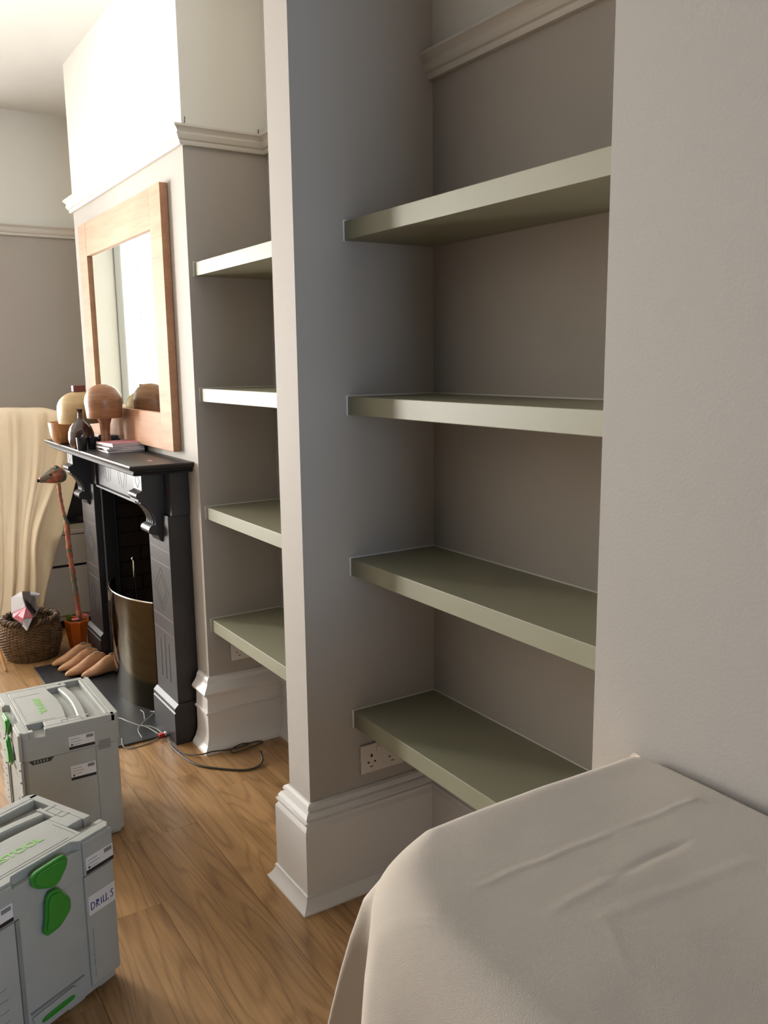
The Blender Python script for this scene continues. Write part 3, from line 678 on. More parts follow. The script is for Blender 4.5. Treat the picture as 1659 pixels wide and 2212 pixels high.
def tool_case(label, loc, rz, variant):
    t = thing('tool_case', label, 'tool case', loc, rz, 'grey stackable tool cases')
    W_, D_, SE, HT = 0.396, 0.296, 0.318, 0.410
    c = 0.016
    def outline(i): return [(c+i, i), (W_-c-i, i), (W_-i, c+i), (W_-i, D_-c-i), (W_-c-i, D_-i), (c+i, D_-i), (i, D_-c-i), (i, c+i)]
    # body: raised feet, recessed front panels with ribs
    b = MB()
    b.prism(outline(0.003), 0.012, SE-0.001, 'z', 'case')
    for fx in (0.012, 0.11, 0.245, 0.335):
        for fy in (0.012, 0.225): b.prism([(fx, fy), (fx+0.048, fy), (fx+0.048, fy+0.055), (fx, fy+0.055)], 0, 0.013, 'z', 'case')
    # corner posts with ribs
    for xa, xb in ((0.0, 0.118), (0.304, W_)):
        b.box((max(xa, 0.006), -0.004, 0.03), (min(xb, W_-0.006), 0.004, SE-0.002), 'case')
    body = b.build('body', t, bevel=0.003)
    r = MB()
    for k in range(5):
        zz = 0.175-k*0.026
        r.box((0.010, -0.0065, zz), (0.085, -0.0035, zz+0.004), 'case'); r.box((0.315, -0.0065, zz-0.02), (0.318, -0.0035, zz), 'case')
        r.box((W_-0.004, 0.008, zz), (W_+0.0005, 0.03, zz+0.004), 'case') if variant == 'B' else None
    for zz in (0.29, 0.25, 0.205):
        for xa, xb in ((0.010, 0.112), (0.312, 0.388)):
            if variant == 'B': r.box((xa, -0.009, zz), (xb, -0.0035, zz+0.006), 'case')
    r.box((0.030, 0.0, 0.05), (0.033, 0.002, SE-0.02), 'case')
    r.build('rib', body)['kind'] = 'stuff'
    g = MB(); g.box((0.121, -0.0012, 0.045), (0.131, 0.0045, SE-0.004), 'label_clear'); g.box((0.140, -0.001, 0.070), (0.285, 0.0045, 0.074), 'label_clear'); g.build('panel_groove', t)
    MB().prism([(0.150, 0.028), (0.245, 0.028), (0.262, 0.060), (0.250, 0.066), (0.140, 0.062)], -0.0035, 0.004, 'y', 'case').build('foot_catch', t, bevel=0.002)
    MB().prism(rounded([(0.158, 0.036), (0.250, 0.038), (0.252, 0.050), (0.166, 0.049)], 0.3, 2), -0.007, -0.003, 'y', 'green').build('coupling_tab', t, bevel=0.001)['label'] = 'green tab'
    # lid
    l = MB(); zt = HT-0.022
    l.prism(outline(0.0), SE, zt, 'z', 'case')
    for xa, xb in ((0.0, 0.118), (0.304, W_)):
        l.box((max(xa, 0.006), -0.006, SE+0.002), (min(xb, W_-0.006), 0.004, HT-0.006), 'case')
    # raised lid top with troughs left open
    T0 = zt-0.001
    def tb_(x0, y0, x1, y1, z=HT): l.box((x0, y0, T0), (x1, y1, z), 'case')
    l.prism([(0.010, 0.0), (0.120, 0.0), (0.132, 0.016), (0.288, 0.016), (0.302, 0.0), (W_-0.014, 0.0), (W_-0.001, 0.013), (W_-0.001, 0.026), (0.001, 0.026), (0.001, 0.011)], T0, HT, 'z', 'case')
    tb_(0.001, 0.026, 0.022, 0.283); tb_(W_-0.022, 0.072, W_-0.001, 0.283); tb_(W_-0.022, 0.026, W_-0.001, 0.040)
    l.prism([(0.022, 0.026), (0.330, 0.026), (0.330, 0.148)]+[(0.330-0.260*k/12, 0.148+0.010*math.sin(PI*k/12)) for k in range(1, 12)]+[(0.070, 0.148), (0.022, 0.148)], T0, HT, 'z', 'case'); tb_(0.330, 0.026, W_-0.022, 0.030); tb_(0.330, 0.078, W_-0.022, 0.148)
    l.prism([(0.001, 0.270), (W_-0.001, 0.270), (W_-0.001, 0.283), (W_-0.014, D_-0.001), (0.014, D_-0.001), (0.001, 0.283)], T0, HT, 'z', 'case')
    tb_(0.022, 0.148, 0.052, 0.212); tb_(0.344, 0.148, W_-0.022, 0.212)
    tb_(0.022, 0.258, W_-0.022, 0.270)
    lid = l.build('lid', t, bevel=0.002)
    s_ = MB()
    s_.box((0.078, 0.036, HT-0.0002), (0.300, 0.0375, HT+0.0004), 'label_grey'); s_.box((0.078, 0.036, HT-0.0002), (0.0795, 0.118, HT+0.0004), 'label_grey'); s_.box((0.3185, 0.036, HT-0.0002), (0.320, 0.118, HT+0.0004), 'label_grey')
    s_.box((0.352, 0.130, HT-0.0002), (0.355, 0.186, HT+0.0004), 'label_grey'); s_.box((0.352, 0.186, HT-0.0002), (0.385, 0.189, HT+0.0004), 'label_grey'); s_.box((0.352, 0.127, HT-0.0002), (0.378, 0.130, HT+0.0004), 'label_grey')
    s_.box((0.026, 0.190, HT-0.0002), (0.034, 0.198, HT+0.0005), 'hole'); s_.box((0.356, 0.202, HT-0.0002), (0.372, 0.210, HT+0.0005), 'hole')
    s_.build('lid_seam', lid)['kind'] = 'stuff'
    # handle bar, arched in plan
    hb = MB(); n = 20; vs = []; fs = []
    for k in range(n+1):
        s = k/n; xx = 0.051+s*0.294; bow = 0.016*math.sin(PI*s); 
        y0_, y1_ = 0.168-bow*0.2+0.0, 0.200+bow*0.4
        bow *= 0.6; y0_ = 0.180+bow; y1_ = 0.208+bow
        zz = HT-0.003+0.004*math.sin(PI*s)
        vs += [(xx, y0_, T0+0.001), (xx, y0_, zz-0.003), (xx, y0_+0.004, zz), (xx, y1_-0.004, zz), (xx, y1_, zz-0.003), (xx, y1_, T0+0.001)]
    for k in range(n):
        for j in range(6): fs.append((k*6+j, k*6+(j+1) % 6, (k+1)*6+(j+1) % 6, (k+1)*6+j))
    fs += [tuple(range(6)), tuple(n*6+j for j in range(6))]
    hb.add(vs, fs, 'case').build('handle', t, smooth=True, ang=30)
    # latches
    def latch(name, pts, y):
        mb = MB(); mb.prism(pts, y, -0.004, 'y', 'green')
        cx_ = sum(p[0] for p in pts)/len(pts); cz_ = sum(p[1] for p in pts)/len(pts)
        mb.prism([(cx_+(a-cx_)*0.82, cz_+(b_-cz_)*0.82) for a, b_ in pts], y-0.004, y+0.001, 'y', 'green')
        return mb.build(name, t, bevel=0.002)
    latch('latch', UP, -0.013)['label'] = 'green lid latch'; latch('latch', LO, -0.013)['label'] = 'green body latch'
    tx = text_mesh('lettering', 'FESTOOL', 0.030, 'green_print', t)
    tx.scale = (1.12, 1.0, 1.0); tx['label'] = 'green lettering FESTOOL'
    tx.location = (0.195, 0.088 if variant == 'A' else 0.096, HT+0.0002)
    def lab(x0, z0, x1, z1, xf=None, bar=True):
        """label on the front (xf None) or on the right side face"""
        q = MB()
        def bx(a, b_, c_, d_, dep, m_):
            if xf is None: q.box((a, -0.0068-dep, b_), (c_, -0.0055, d_), m_)
            else: q.box((xf-0.0005, a, b_), (xf+0.0006+dep, c_, d_), m_)
        bx(x0, z0, x1, z1, 0.0, 'label')
        if bar: bx(x0, z0, x1, z0+0.009, 0.0004, 'label_black')
        xm = x0+(x1-x0)*0.60
        bx(xm+0.006, z1-0.014, x1-0.004, z1-0.004, 0.0004, 'label_grey')
        for k in range(3): bx(x0+0.005, z1-0.010-k*0.009, x0+0.005+0.028+0.006*(k % 2), z1-0.0088-k*0.009, 0.0004, 'label_grey')
        bx(x0+0.006, z0+0.012, x0+0.011, z0+0.017, 0.0004, 'label_black')
        return q.build('sticker', t)
    if variant == 'A':
        lab(0.309, 0.323, 0.389, 0.364); lab(0.030, 0.324, 0.114, 0.366)
        q = MB().box((0.309, -0.0052, 0.214), (0.388, -0.0038, 0.263), 'label'); q.build('paper_label', t)['label'] = 'white paper label with DRILLS in blue handwriting'
        # hand lettering DRILLS
        st = [[(0, 0), (0.01, 1)], [(0, 0.98), (0.6, 0.82), (0.72, 0.45), (0.5, 0.12), (0, 0)],
              [(1.05, 0), (1.08, 0.95)], [(1.08, 0.95), (1.5, 0.85), (1.5, 0.6), (1.1, 0.5), (1.6, 0.0)], [(1.1, 0.85), (1.45, 0.7)],
              [(2.0, 0.05), (2.02, 0.9)], [(2.45, 0.95), (2.4, 0.05), (2.9, 0.08)], [(3.05, 1.0), (3.0, 0.05), (3.55, 0.1)],
              [(4.45, 1.05), (4.1, 1.0), (3.98, 0.75), (4.3, 0.55), (4.42, 0.3), (4.2, 0.08), (3.9, 0.15)]]
        hw = MB()
        for s in st: hw.tube([(0.3155+a*0.0148, -0.0054, 0.2265+b_*0.019) for a, b_ in s], 0.0012, 5, 'ink')
        hw.build('handwriting', t)['label'] = 'blue handwritten DRILLS'
    else:
        lab(0.138, 0.325, 0.216, 0.367, W_); lab(0.138, 0.222, 0.214, 0.269, W_-0.003)
        MB().box((W_-0.001, 0.228, 0.303), (W_+0.0006, 0.264, 0.333), 'label_clear').build('sticker', t)
        sd = MB(); sd.prism([(0.028, SE-0.014), (0.082, SE-0.014), (0.092, SE-0.002), (0.020, SE-0.002)], W_-0.004, W_-0.0015, 'x', 'case_dark')
        for k in range(5): sd.box((W_-0.004, 0.034+k*0.009, SE-0.010), (W_-0.001, 0.037+k*0.009, SE-0.003), 'case')
        sd.build('side_slot', t)
        MB().box((W_-0.0035, 0.217, 0.03), (W_-0.0022, 0.2185, SE-0.004), 'label_grey').build('mould_line', t)
    return t
ang = math.atan2(0.442, 0.897)
tool_case('front grey tool case marked DRILLS with two big green latches', (0.114, 1.799, 0.0005), ang, 'A')
tool_case('rear grey tool case by the hearth, lid with green lettering', (0.378, 3.030, 0.0005), -PI/2, 'B')

# ---------------------------------------------------------------- furniture under the dust sheet, near right
def cover_rings():
    """rings from the middle of the top out over the edge and down to the floor"""
    E = [(.994, .30), (.994, .80), (.988, .838), (.94, .846), (.75, .850), (.62, .850), (.545, .842), (.505, .822), (.472, .775), (.460, .72), (.455, .60), (.452, .45), (.45, .2), (.45, -.1), (.46, -.5), (.5, -.62), (.7, -.64), (.96, -.62), (.994, -.5), (.994, -.1)]
    B_ = [(.94, .30), (.94, .80), (.94, .87), (.92, .88), (.76, .91), (.60, .95), (.435, 1.02), (.54, .90), (.385, .735), (.375, .68), (.415, .60), (.375, .45), (.40, .2), (.37, -.1), (.40, -.5), (.44, -.66), (.7, -.69), (.93, -.66), (.94, -.5), (.94, -.1)]
    def closed(P, n=17):
        out = []; k = len(P)
        for i in range(k):
            p0, p1, p2, p3 = (Vector(P[(i+d) % k]) for d in (-1, 0, 1, 2))
            for j in range(n):
                t = j/n; out.append(0.5*((2*p1)+(p2-p0)*t+(2*p0-5*p1+4*p2-p3)*t*t+(3*p1-p0-3*p2+p3)*t**3))
        return out
    Ec, Bc = closed(E), closed(B_)
    cx, cy = 0.73, 0.12; grid = []
    seams_ = ((0.99, 0.690, 0.80, 0.700, 0.0012, 0.0026), (0.80, 0.700, 0.56, 0.703, 0.0010, 0.0026), (0.86, 0.632, 0.72, 0.630, -0.0013, 0.005), (0.72, 0.630, 0.60, 0.622, 0.0008, 0.005), (0.52, 0.708, 0.468, 0.676, 0.0014, 0.004), (0.90, 0.56, 0.62, 0.588, 0.0005, 0.007), (0.66, 0.60, 0.60, 0.50, 0.0004, 0.006))
    def edge_r(p):
        wl = min(1, max(0, (0.60-p.x)/0.13)); return 0.022+0.085*wl
    KT, KE = 150, 10
    for k in range(KT+KE+14):
        ring = []
        for i in range(len(Ec)):
            e, b_ = Ec[i], Bc[i]; r = edge_r(e); c2 = Vector((cx, cy)); d = (e-c2); L_ = d.length; inner = c2+d*((L_-r)/L_)
            if k < KT: q = c2.lerp(inner, (k/KT)**0.9); px, py, pz = q.x, q.y, 0.902
            elif k < KT+KE:
                a = (k-KT+1)/KE*PI/2*0.86; q = inner+(e-inner)*math.sin(a)/math.sin(PI/2*0.86); px, py, pz = q.x, q.y, 0.902-r*0.75*(1-math.cos(a))
            else:
                s = (k-KT-KE+1)/14; z0_ = 0.902-r*0.75*(1-math.cos(PI/2*0.86)); q = e.lerp(b_, s**0.62); px, py, pz = q.x, q.y, z0_*(1-s)+0.004
            h = 0
            if k < KT+KE:
                h += noise.noise(Vector((px*5, py*5, 0)))*0.003+noise.noise(Vector((px*17, py*12, 3)))*0.0009
                for (ax, ay, bx_, by_, hh, ww) in seams_:
                    dd = Vector((bx_-ax, by_-ay)); LL = dd.length; dd.normalize(); qq = Vector((px-ax, py-ay)); tt = qq.dot(dd)
                    if 0 < tt < LL:
                        off = (-qq.x*dd.y+qq.y*dd.x)+0.004*noise.noise(Vector((tt*20, 1, 1)))
                        h += hh*math.exp(-(off/ww)**2)*min(1, tt/0.03, (LL-tt)/0.03)
            ring.append((px, py, pz+h))
        grid.append(ring)
    return grid
def fine_top():
    g = cover_rings(); ns = len(g[0]); vs = [p for r in g for p in r]; fs = []
    for k in range(len(g)-1):
        for i in range(ns): j = (i+1) % ns; fs.append((k*ns+i, k*ns+j, (k+1)*ns+j, (k+1)*ns+i))
    return MB().add(vs, fs, 'sheet')
sh = fine_top().build('dust_sheet', smooth=True, ang=180)
tag(sh, 'cream cotton dust sheet draped over boxy furniture against the near wall', 'dust sheet')
tag(MB().box((0.56, -0.52, 0.0), (0.93, 0.76, 0.86), 'dowel').build('side_cabinet', bevel=0.01), 'boxy cabinet wholly hidden under the near dust sheet', 'cabinet')

# ---------------------------------------------------------------- far corner: cabinet, television, draped sheet
t = thing('low_cabinet', 'low white cabinet with two drawer fronts in the far corner', 'cabinet', (1.17, 5.30, 0))
def LB(a, b, m, name, par, bev=0.002): return MB().box((a[0]-1.17, a[1]-5.30, a[2]), (b[0]-1.17, b[1]-5.30, b[2]), m).build(name, par, bevel=bev)
LB((0.90, 5.02, 0.05), (1.40, 5.53, 0.555), 'cabinet', 'carcass', t)
LB((0.885, 5.00, 0.555), (1.41, 5.535, 0.575), 'cabinet', 'top', t)
LB((0.905, 5.004, 0.085), (1.395, 5.02, 0.365), 'cabinet', 'drawer_front', t)
LB((0.905, 5.004, 0.380), (1.395, 5.02, 0.550), 'cabinet', 'drawer_front', t)
LB((0.92, 5.05, 0.0), (1.38, 5.50, 0.05), 'black', 'plinth', t)
LB((0.905, 5.016, 0.366), (1.395, 5.0205, 0.379), 'black', 'finger_gap', t, 0)
t = thing('television', 'black television standing on the low white cabinet behind the draped sheet', 'television', (1.16, 5.30, 0.575))
MB().box((-0.27, -0.02, 0.03), (0.235, 0.03, 0.49), 'tv').build('screen', t, bevel=0.004)
MB().box((-0.15, -0.09, 0), (0.12, 0.09, 0.012), 'tv').build('foot', t, bevel=0.003)
MB().box((-0.04, -0.015, 0.010), (0.02, 0.02, 0.04), 'tv').build('neck', t)

# draped muslin over a tall clothes rail: columns of points, left to right, folds between
cols = [  # (x, y) top, list of (x,y,z) down the column
    [(0.52, 5.16, 1.262), (0.52, 5.05, 1.23), (0.515, 5.03, 0.90), (0.50, 5.02, 0.55), (0.48, 5.01, 0.25), (0.46, 5.0, 0.03)],
    [(0.70, 5.15, 1.268), (0.70, 5.02, 1.235), (0.69, 4.98, 0.93), (0.675, 4.96, 0.58), (0.655, 4.95, 0.28), (0.60, 4.93, 0.03)],
    [(0.80, 5.13, 1.272), (0.795, 4.98, 1.242), (0.775, 4.93, 0.95), (0.735, 4.90, 0.60), (0.705, 4.89, 0.30), (0.66, 4.88, 0.03)],
    [(0.90, 5.11, 1.268), (0.885, 4.94, 1.240), (0.850, 4.88, 0.95), (0.790, 4.85, 0.62), (0.745, 4.84, 0.32), (0.70, 4.84, 0.03)],
    [(1.00, 5.10, 1.266), (0.985, 4.90, 1.235), (0.94, 4.84, 0.97), (0.840, 4.81, 0.66), (0.790, 4.80, 0.34), (0.745, 4.81, 0.03)],
    [(1.08, 5.10, 1.245), (1.075, 4.88, 1.205), (1.025, 4.80, 0.985), (0.865, 4.79, 0.62), (0.835, 4.79, 0.33), (0.80, 4.80, 0.03)],
    [(1.15, 5.11, 1.20), (1.15, 4.93, 1.15), (1.12, 4.88, 0.94), (0.965, 4.89, 0.46), (0.895, 4.90, 0.25), (0.85, 4.90, 0.03)],
]
ytop = [5.45, 5.26, 5.12, 5.00, 4.87, 4.76, 4.92]; ybot = [5.34, 5.20, 5.08, 5.00, 4.95, 4.93, 4.99]
def moved(k, j, p_):
    if j == 0: yn = ytop[k]+0.13
    else: f = (j-1)/4; yn = ytop[k]*(1-f)+ybot[k]*f
    q = yn/p_[1]; return (p_[0]*q, yn, max(0.012, 1.5-(1.5-p_[2])*q))
cols = [[moved(k, j, p_) for j, p_ in enumerate(c_)] for k, c_ in enumerate(cols)]
def drape():
    nu, nv = 130, 60
    rows_ = [smooth_path([Vector(p) for p in c_], 10) for c_ in cols]
    nn = len(rows_[0]); vs = []
    for j in range(nn):
        cr = smooth_path([r[j] for r in rows_[:6]], 20)
        lastseg = [rows_[5][j].lerp(rows_[6][j], k/14) for k in range(1, 15)]
        line = cr+lastseg
        for i, p_ in enumerate(line):
            s = j/(nn-1); u_ = i/(len(line)-1)
            amp = 0.014*min(1, max(0, (s-0.12)*4))*(1 if i < len(cr) else 0.15)
            d = amp*(1.3*noise.noise(Vector((u_*9+0.8*s, s*1.1, 2)))*2.2+0.8*noise.noise(Vector((u_*22, s*1.6, 7)))*1.6+0.25*math.sin(u_*70+4*noise.noise(Vector((u_*4, s*2, 0)))))+0.004*noise.noise(p_*14)
            vs.append((p_.x, p_.y-d if i < len(cr) else p_.y-d, max(0.002, p_.z)))
    m_ = len(line); fs = [(j*m_+i, j*m_+i+1, (j+1)*m_+i+1, (j+1)*m_+i) for j in range(nn-1) for i in range(m_-1)]
    o = MB().add(vs, fs, 'muslin').build('draped_sheet', smooth=True, ang=180, fixn=False)
    so = o.modifiers.new('solid', 'SOLIDIFY'); so.thickness = 0.004
    return o
tag(drape(), 'tall cream cotton sheet hanging in folds beside the low cabinet', 'dust sheet')
t = thing('clothes_rail', 'upright rail frame holding up the tall hanging sheet', 'rail', (0.82, 5.20, 0))
MB().tube([(-0.22, 0.27, 1.215), (0.23, -0.255, 1.215)], 0.012, 8, 'dowel').build('crossbar', t, smooth=True)
MB().tube([(-0.22, 0.27, 0.0), (-0.22, 0.27, 1.215)], 0.012, 8, 'dowel').build('upright', t, smooth=True)

# ---------------------------------------------------------------- basket with card animal head
t = thing('wicker_basket', 'round brown wicker basket at the left holding a card animal head', 'basket', (0.765, 4.640, 0.0005))
def br_(z):  # basket radius by height
    pts = [(0.0, 0.118), (0.03, 0.130), (0.08, 0.147), (0.13, 0.150), (0.17, 0.143), (0.20, 0.134)]
    for (a, ra), (b, rb) in zip(pts[:-1], pts[1:]):
        if a <= z <= b: return ra+(rb-ra)*(z-a)/(b-a)
    return pts[-1][1]
wv = MB(); nst = 22
for k in range(27):
    zz = 0.005+k*0.0073; pts = []
    for i in range(88):
        a = 2*PI*i/88; r = br_(zz)+0.0045*math.sin(a*nst+(PI if k % 2 else 0)); pts.append((r*math.cos(a), r*math.sin(a), zz))
    wv.tube(pts, 0.0040, 5, 'wicker', close=True)
o = wv.build('weave', t, smooth=True); o['kind'] = 'stuff'
for i in range(nst):
    a = 2*PI*i/nst+0.07
    MB().tube([(br_(z)*math.cos(a), br_(z)*math.sin(a), z) for z in (0.002, 0.05, 0.1, 0.15, 0.2)], 0.0035, 5, 'wicker_dark').build('stake', t)
MB().lathe([(0, 0.001), (0.117, 0.001), (0.117, 0.005), (0, 0.005)], 32, 'wicker_dark').build('base', t)
rm = MB()
for ph in (0, 1, 2):
    pts = []
    for i in range(160):
        a = 2*PI*i/160; q = a*13+ph*2*PI/3; r = 0.131+0.009*math.cos(q); pts.append((r*math.cos(a), r*math.sin(a), 0.208+0.010*math.sin(q)))
    rm.tube(pts, 0.0088, 6, 'wicker_dark' if ph else 'wicker', close=True)
rm.build('braided_rim', t, smooth=True)
# faceted card head leaning in the basket
t = thing('card_animal_head', 'folded white and pink card animal head leaning in the wicker basket', 'ornament', (0.0, 0.0, 0.0))
def facet(name, pts, m, thick=0.004):
    P = [Vector(p) for p in pts]; n = (P[1]-P[0]).cross(P[2]-P[0]).normalized()*thick; k = len(P)
    vs = [tuple(p) for p in P]+[tuple(p+n) for p in P]
    fs = [tuple(range(k)), tuple(range(k, 2*k))[::-1]]+[(i, (i+1) % k, k+(i+1) % k, k+i) for i in range(k)]
    return MB().add(vs, fs, m).build(name, t)
T_, L1, L2, R1, R2 = (.730, 4.570, .370), (.683, 4.610, .334), (.672, 4.575, .262), (.727, 4.545, .342), (.731, 4.512, .300)
P1, P2, N1, N2, N3 = (.664, 4.520, .252), (.702, 4.464, .224), (.702, 4.452, .258), (.717, 4.440, .200), (.750, 4.462, .252)
K1, K2, K3, K4 = (.801, 4.640, .314), (.806, 4.600, .256), (.786, 4.585, .226), (.775, 4.620, .350)
facet('forehead_facet', [T_, L1, R1], 'cardw'); facet('cheek_facet', [L1, L2, R2, R1], 'cardw')
facet('muzzle_facet', [L2, P1, P2, N1, R2], 'cardp'); facet('muzzle_facet', [R2, N1, N3], 'cardp')
facet('snout', [N1, P2, N2, N3], 'cardw', 0.006)
facet('nostril', [(.716, 4.4525, .226), (.721, 4.4535, .224), (.726, 4.457, .234), (.721, 4.455, .240)], 'cardk', 0.004)
facet('neck_facet', [R1, T_, K4, K1], 'cardg'); facet('side_facet', [R1, K1, K2, K3, N3, R2], 'cardg')
facet('dark_patch', [(.732, 4.538, .338), (.762, 4.560, .300), (.774, 4.572, .276), (.792, 4.590, .250), (.776, 4.572, .246), (.762, 4.550, .262), (.752, 4.540, .284), (.737, 4.520, .304)], 'cardk', -0.006)
facet('back_facet', [T_, L1, (.700, 4.670, .290), K1, K4], 'cardg'); facet('underside_facet', [L2, P1, P2, N2, N3, K3, (.73, 4.66, .240)], 'cardg')
MB().tube([(.765, 4.628, .338), (.790, 4.610, .336), (.816, 4.600, .330)], [0.011, 0.010, 0.008], 8, 'cardw').build('horn', t, smooth=True)

# ---------------------------------------------------------------- faceted orange pot with papier mache animal on a pole
t = thing('faceted_pot', 'orange glazed faceted pot beside the left leg of the fireplace', 'pot', (1.000, 4.640, 0.0005))
MB().lathe([(0, 0), (0.042, 0), (0.047, 0.006), (0.066, 0.150), (0.064, 0.158), (0.057, 0.158), (0.050, 0.10), (0.038, 0.012), (0, 0.010)], 8, 'orange').build('body', t, bevel=0.002)
def tissue(loc, label, m, r, grp):
    mb = MB(); rnd = random.Random(int(loc[0]*1000))
    for k in range(7):
        a = 2*PI*k/7; c_ = Vector((math.cos(a), math.sin(a), 0.25))*r*0.55
        mb.lathe([(0, -r*0.25), (r*0.55, -r*0.1), (r*0.62, 0.02*r), (0, r*0.35)], 7, m, c=(c_.x, c_.y, c_.z), a0=rnd.random())
    o = mb.build('paper_flower', smooth=True, ang=40); o.location = loc; tag(o, label, 'flower', grp); return o
tissue((1.035, 4.640, 0.170), 'crumpled pink paper flower at the right rim of the orange pot', 'pink_paper', 0.024, None)
tissue((0.985, 4.605, 0.166), 'red paper flower at the foot of the patched animal pole', 'pink_paper', 0.018, None)
g = MB().lathe([(0, 0), (0.014, 0), (0.018, 0.03), (0.017, 0.03), (0.013, 0.003), (0, 0.002)], 16, 'green_glass').build('green_glass_cup', smooth=True, ang=40)
g.location = (0.962, 4.655, 0.150); tag(g, 'small green glass cup standing inside the orange pot', 'cup')
MB().lathe([(0, 0), (0.046, 0), (0.049, 0.02), (0.052, 0.06), (0.050, 0.068), (0, 0.06)], 8, 'subfloor', c=(0, 0, 0.078)).build('filling', t)

t = thing('animal_puppet', 'patched papier mache animal head on a long pole in the orange pot', 'puppet', (1.012, 4.620, 0.12))
pp_ = [(1.012, 4.62, 0.146), (1.006, 4.62, 0.25), (0.998, 4.62, 0.36), (0.990, 4.62, 0.47), (0.984, 4.62, 0.58), (0.982, 4.62, 0.68), (0.968, 4.62, 0.76), (0.960, 4.62, 0.84), (0.958, 4.62, 0.90)]
path = smooth_path([Vector(p)-Vector((1.012, 4.62, 0.12)) for p in pp_], 8)
rad = [0.0135*(1+0.12*math.sin(i*1.9)+0.08*math.sin(i*0.7)) if i < 42 else 0.0095*(1+0.12*math.sin(i*1.7)) for i in range(len(path))]
MB().tube(path, rad, 9, 'mache').build('neck_pole', t, smooth=True)
# head: lofted sections from nose (left) to back of the skull
hsx = [(-0.092, 0.004, 0.006, 0.000), (-0.086, 0.014, 0.015, 0.001), (-0.068, 0.020, 0.021, 0.003), (-0.040, 0.033, 0.034, 0.006), (-0.012, 0.041, 0.043, 0.008), (0.018, 0.042, 0.044, 0.006), (0.036, 0.034, 0.034, 0.002), (0.046, 0.018, 0.016, -0.002)]
vs = []; fs = []; sg = 10
for (xx, ry, rz_, zc) in hsx:
    for k in range(sg):
        a = 2*PI*k/sg; vs.append((xx, ry*math.cos(a), zc+rz_*math.sin(a)))
for i in range(len(hsx)-1):
    for k in range(sg): fs.append((i*sg+k, i*sg+(k+1) % sg, (i+1)*sg+(k+1) % sg, (i+1)*sg+k))
fs += [tuple(range(sg)), tuple((len(hsx)-1)*sg+k for k in range(sg))]
Mh = Matrix.Translation((-0.060, 0, 0.818)) @ Matrix.Rotation(math.radians(-10), 4, 'Y')
hd = MB().add(vs, fs, 'mache', Mh).build('head', t, smooth=True, ang=25)
MB().lathe([(0, -0.010), (0.008, -0.006), (0.010, 0), (0.008, 0.006), (0, 0.010)], 12, 'label_black', Mh @ Matrix.Translation((-0.093, 0, 0.0))).build('nose', t, smooth=True)
for s in (-1, 1):
    MB().lathe([(0, -0.005), (0.0045, -0.003), (0.006, 0), (0.0045, 0.003), (0, 0.005)], 10, 'black', Mh @ Matrix.Translation((-0.034, s*0.033, 0.019))).build('eye', t, smooth=True)
    MB().prism([(-0.006, 0.030), (0.018, 0.026), (0.016, 0.052), (0.004, 0.056)], s*0.018-0.003, s*0.018+0.003, 'y', 'mache', Mh).build('ear', t)

# ---------------------------------------------------------------- wooden shoe lasts fanned on the hearth
def last_bm():
    # sections along x: toe at 0, heel at 0.25: (x, halfwidth, z0, z1, yoff)
    S = [(0.000, 0.004, 0.010, 0.016, 0.0), (0.008, 0.012, 0.004, 0.024, 0.0), (0.025, 0.021, 0.002, 0.033, 0.001), (0.055, 0.032, 0.001, 0.042, 0.002), (0.085, 0.037, 0.001, 0.054, 0.002), (0.115, 0.034, 0.002, 0.072, 0.001), (0.150, 0.028, 0.005, 0.092, 0.0), (0.180, 0.026, 0.006, 0.098, 0.0), (0.215, 0.028, 0.003, 0.096, 0.0), (0.240, 0.024, 0.003, 0.088, 0.0), (0.252, 0.010, 0.015, 0.070, 0.0)]
    vs = []; fs = []; sg = 14
    for (x_, hw, z0_, z1_, yo) in S:
        zc, hh = (z0_+z1_)/2, (z1_-z0_)/2
        for k in range(sg):
            a = 2*PI*k/sg; c_, s_ = math.cos(a), math.sin(a)
            narrow = 1-0.45*max(0, s_)*min(1, x_/0.12)
            vs.append((x_, yo+hw*math.copysign(abs(c_)**0.8, c_)*narrow, zc+hh*math.copysign(abs(s_)**0.8, s_)))
    for i in range(len(S)-1):
        for k in range(sg): fs.append((i*sg+k, i*sg+(k+1) % sg, (i+1)*sg+(k+1) % sg, (i+1)*sg+k))
    fs += [tuple(range(sg)), tuple((len(S)-1)*sg+k for k in range(sg))]
    return MB().add(vs, fs, 'last')
spots = [((0.806, 4.372), 0.0, 'wooden shoe last leftmost in the row, nearest the orange pot'), ((0.813, 4.276), 0.0, 'wooden shoe last second from the left in the row on the hearth'), ((0.826, 4.182), 0.05, 'wooden shoe last third from the left in the row on the hearth'), ((0.888, 4.120), 0.04, 'wooden shoe last rightmost in the row, toe nearest the fire guard')]
first = None
for i, ((x_, y_), rz, lab) in enumerate(spots):
    if first is None:
        first = thing('shoe_last', lab, 'shoe last', (x_, y_, 0.0085), rz, 'wooden shoe lasts on the hearth')
        last_bm().build('block', first, smooth=True, ang=60, sub=1)
        MB().box((0.176, -0.010, 0.0945), (0.206, 0.010, 0.0985), 'metal_plate').build('top_plate', first, bevel=0.001)
        o = first
    else: o = copy_tree(first)
    o.location = (x_, y_, 0.0085); o.rotation_euler = (0, 0, rz); o.scale = (0.82, 0.92, 1.0); tag(o, lab, 'shoe last', 'wooden shoe lasts on the hearth')

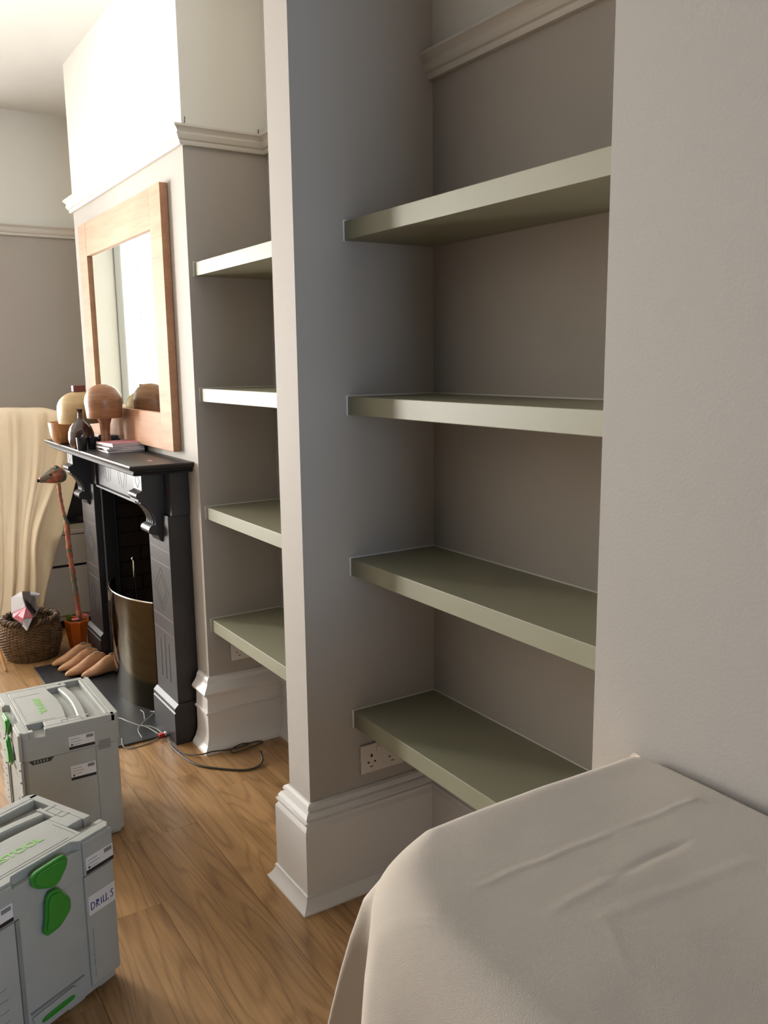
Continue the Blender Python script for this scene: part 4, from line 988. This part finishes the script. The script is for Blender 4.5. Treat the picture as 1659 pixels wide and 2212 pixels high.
# short dowel leaning at the left of the basket, dark cloth edge behind it
o = MB().tube([(0.590, 4.560, 0.125), (0.605, 4.455, 0.006)], 0.0065, 10, 'dowel').build('wooden_dowel', smooth=True, ang=50)
tag(o, 'thin pale wooden dowel leaning on the floor at the left picture edge', 'dowel')
o = MB().lathe([(0, 0), (0.06, 0.004), (0.085, 0.03), (0.08, 0.06), (0.05, 0.085), (0, 0.09)], 20, 'dark_red', sx=0.6).build('cushion', smooth=True)
o.location = (0.545, 4.80, 0.0005); tag(o, 'dark red cushion on the floor behind the basket, barely in view', 'cushion')

# ---------------------------------------------------------------- electrical cables on the floor
def cable(name, pts, r, m, label, grp=None):
    P_ = smooth_path(pts, 8)
    o = MB().tube(P_, r, 7, m).build(name, smooth=True); tag(o, label, 'cable', grp); return o
def zz(pts, r, base_=0.0, lifts=()):
    return [(a, b, base_+r+0.0004+(lifts[i] if i < len(lifts) else 0.0)) for i, (a, b) in enumerate(pts)]
cable('cable', zz([(0.80, 3.56), (0.892, 3.518), (0.915, 3.452), (0.943, 3.397), (0.972, 3.364), (0.992, 3.290)], 0.0026, 0.008, (0.01, 0.012, 0.016, 0.012, 0.006, 0.001)), 0.0024, 'cable_grey', 'grey wire running from behind the rear tool case to the red connector')
cable('cable', zz([(1.030, 3.500), (1.040, 3.475), (1.012, 3.448), (0.961, 3.407), (0.985, 3.368), (1.004, 3.330), (1.008, 3.290)], 0.0026, 0.008, (0.014, 0.018, 0.014, 0.004, 0.006, 0.002)), 0.0024, 'cable_grey', 'grey wire with a raised forked end in front of the fire guard')
cable('cable', zz([(1.000, 3.545), (1.004, 3.515), (0.992, 3.462)], 0.0024, 0.008, (0.012, 0.010, 0.0)), 0.0022, 'cable_grey', 'short grey wire end curling up before the fire guard')
cable('cable', zz([(0.948, 3.392), (0.930, 3.350), (0.926, 3.286)], 0.0024, 0.008, (0.008, 0.006, 0.002)), 0.0022, 'cable_grey', 'stub of grey wire crossing the front edge of the hearth')
cable('cable', zz([(0.850, 3.300), (0.842, 3.258), (0.866, 3.237), (0.934, 3.242), (0.984, 3.262)], 0.0026, 0.0, (0.022, 0.006, 0.0, 0.0, 0.003)), 0.0024, 'cable_grey', 'grey wire with bare upturned end at the hearth corner')
cable('cable', zz([(1.016, 3.248), (1.005, 3.155), (1.009, 3.058), (1.028, 2.956), (1.069, 2.894), (1.153, 2.814), (1.210, 2.804), (1.247, 2.831), (1.262, 2.880)], 0.0042, 0.0, (0.002, 0, 0, 0, 0, 0, 0, 0.004, 0.020)), 0.0040, 'cable_dark', 'thick dark cable sweeping over the oak floor under the left shelves')
cable('cable', zz([(1.016, 3.246), (1.014, 3.204), (1.016, 3.120), (1.030, 3.061), (1.066, 3.006), (1.113, 2.996), (1.159, 2.988), (1.214, 2.994), (1.290, 2.998), (1.320, 2.985), (1.261, 2.966), (1.192, 2.958), (1.178, 2.976), (1.229, 2.998), (1.268, 2.990)], 0.0030, 0.0, (0.004, 0.004, 0, 0, 0.01, 0.014, 0.01, 0.004, 0.006, 0.004, 0.004, 0.004, 0.008, 0.012, 0.010)), 0.0028, 'cable_dark', 'thin dark cable looping against the white baseboard')
t = thing('cable_connector', 'red and white cable connector on the floor at the fireplace foot', 'connector', (1.004, 3.262, 0.0085))
MB().box((-0.017, -0.009, 0.0), (0.006, 0.009, 0.014), 'red_plastic').build('housing', t, bevel=0.003)
MB().box((0.006, -0.008, 0.001), (0.016, 0.009, 0.016), 'label').build('cap', t, bevel=0.003)

for (a_, lb) in (((1.420, 2.318), 'tiny nail in the white wall above the picture rail of the far alcove'), ((1.142, 2.326), 'tiny nail sticking up at the picture rail corner above the mirror')):
    o = MB().tube([(a_[0], YC0-0.001, a_[1]), (a_[0], YC0-0.012, a_[1]+0.002), (a_[0], YC0-0.016, a_[1]+0.020)], 0.0016, 6, 'case_dark').build('picture_nail'); tag(o, lb, 'nail')
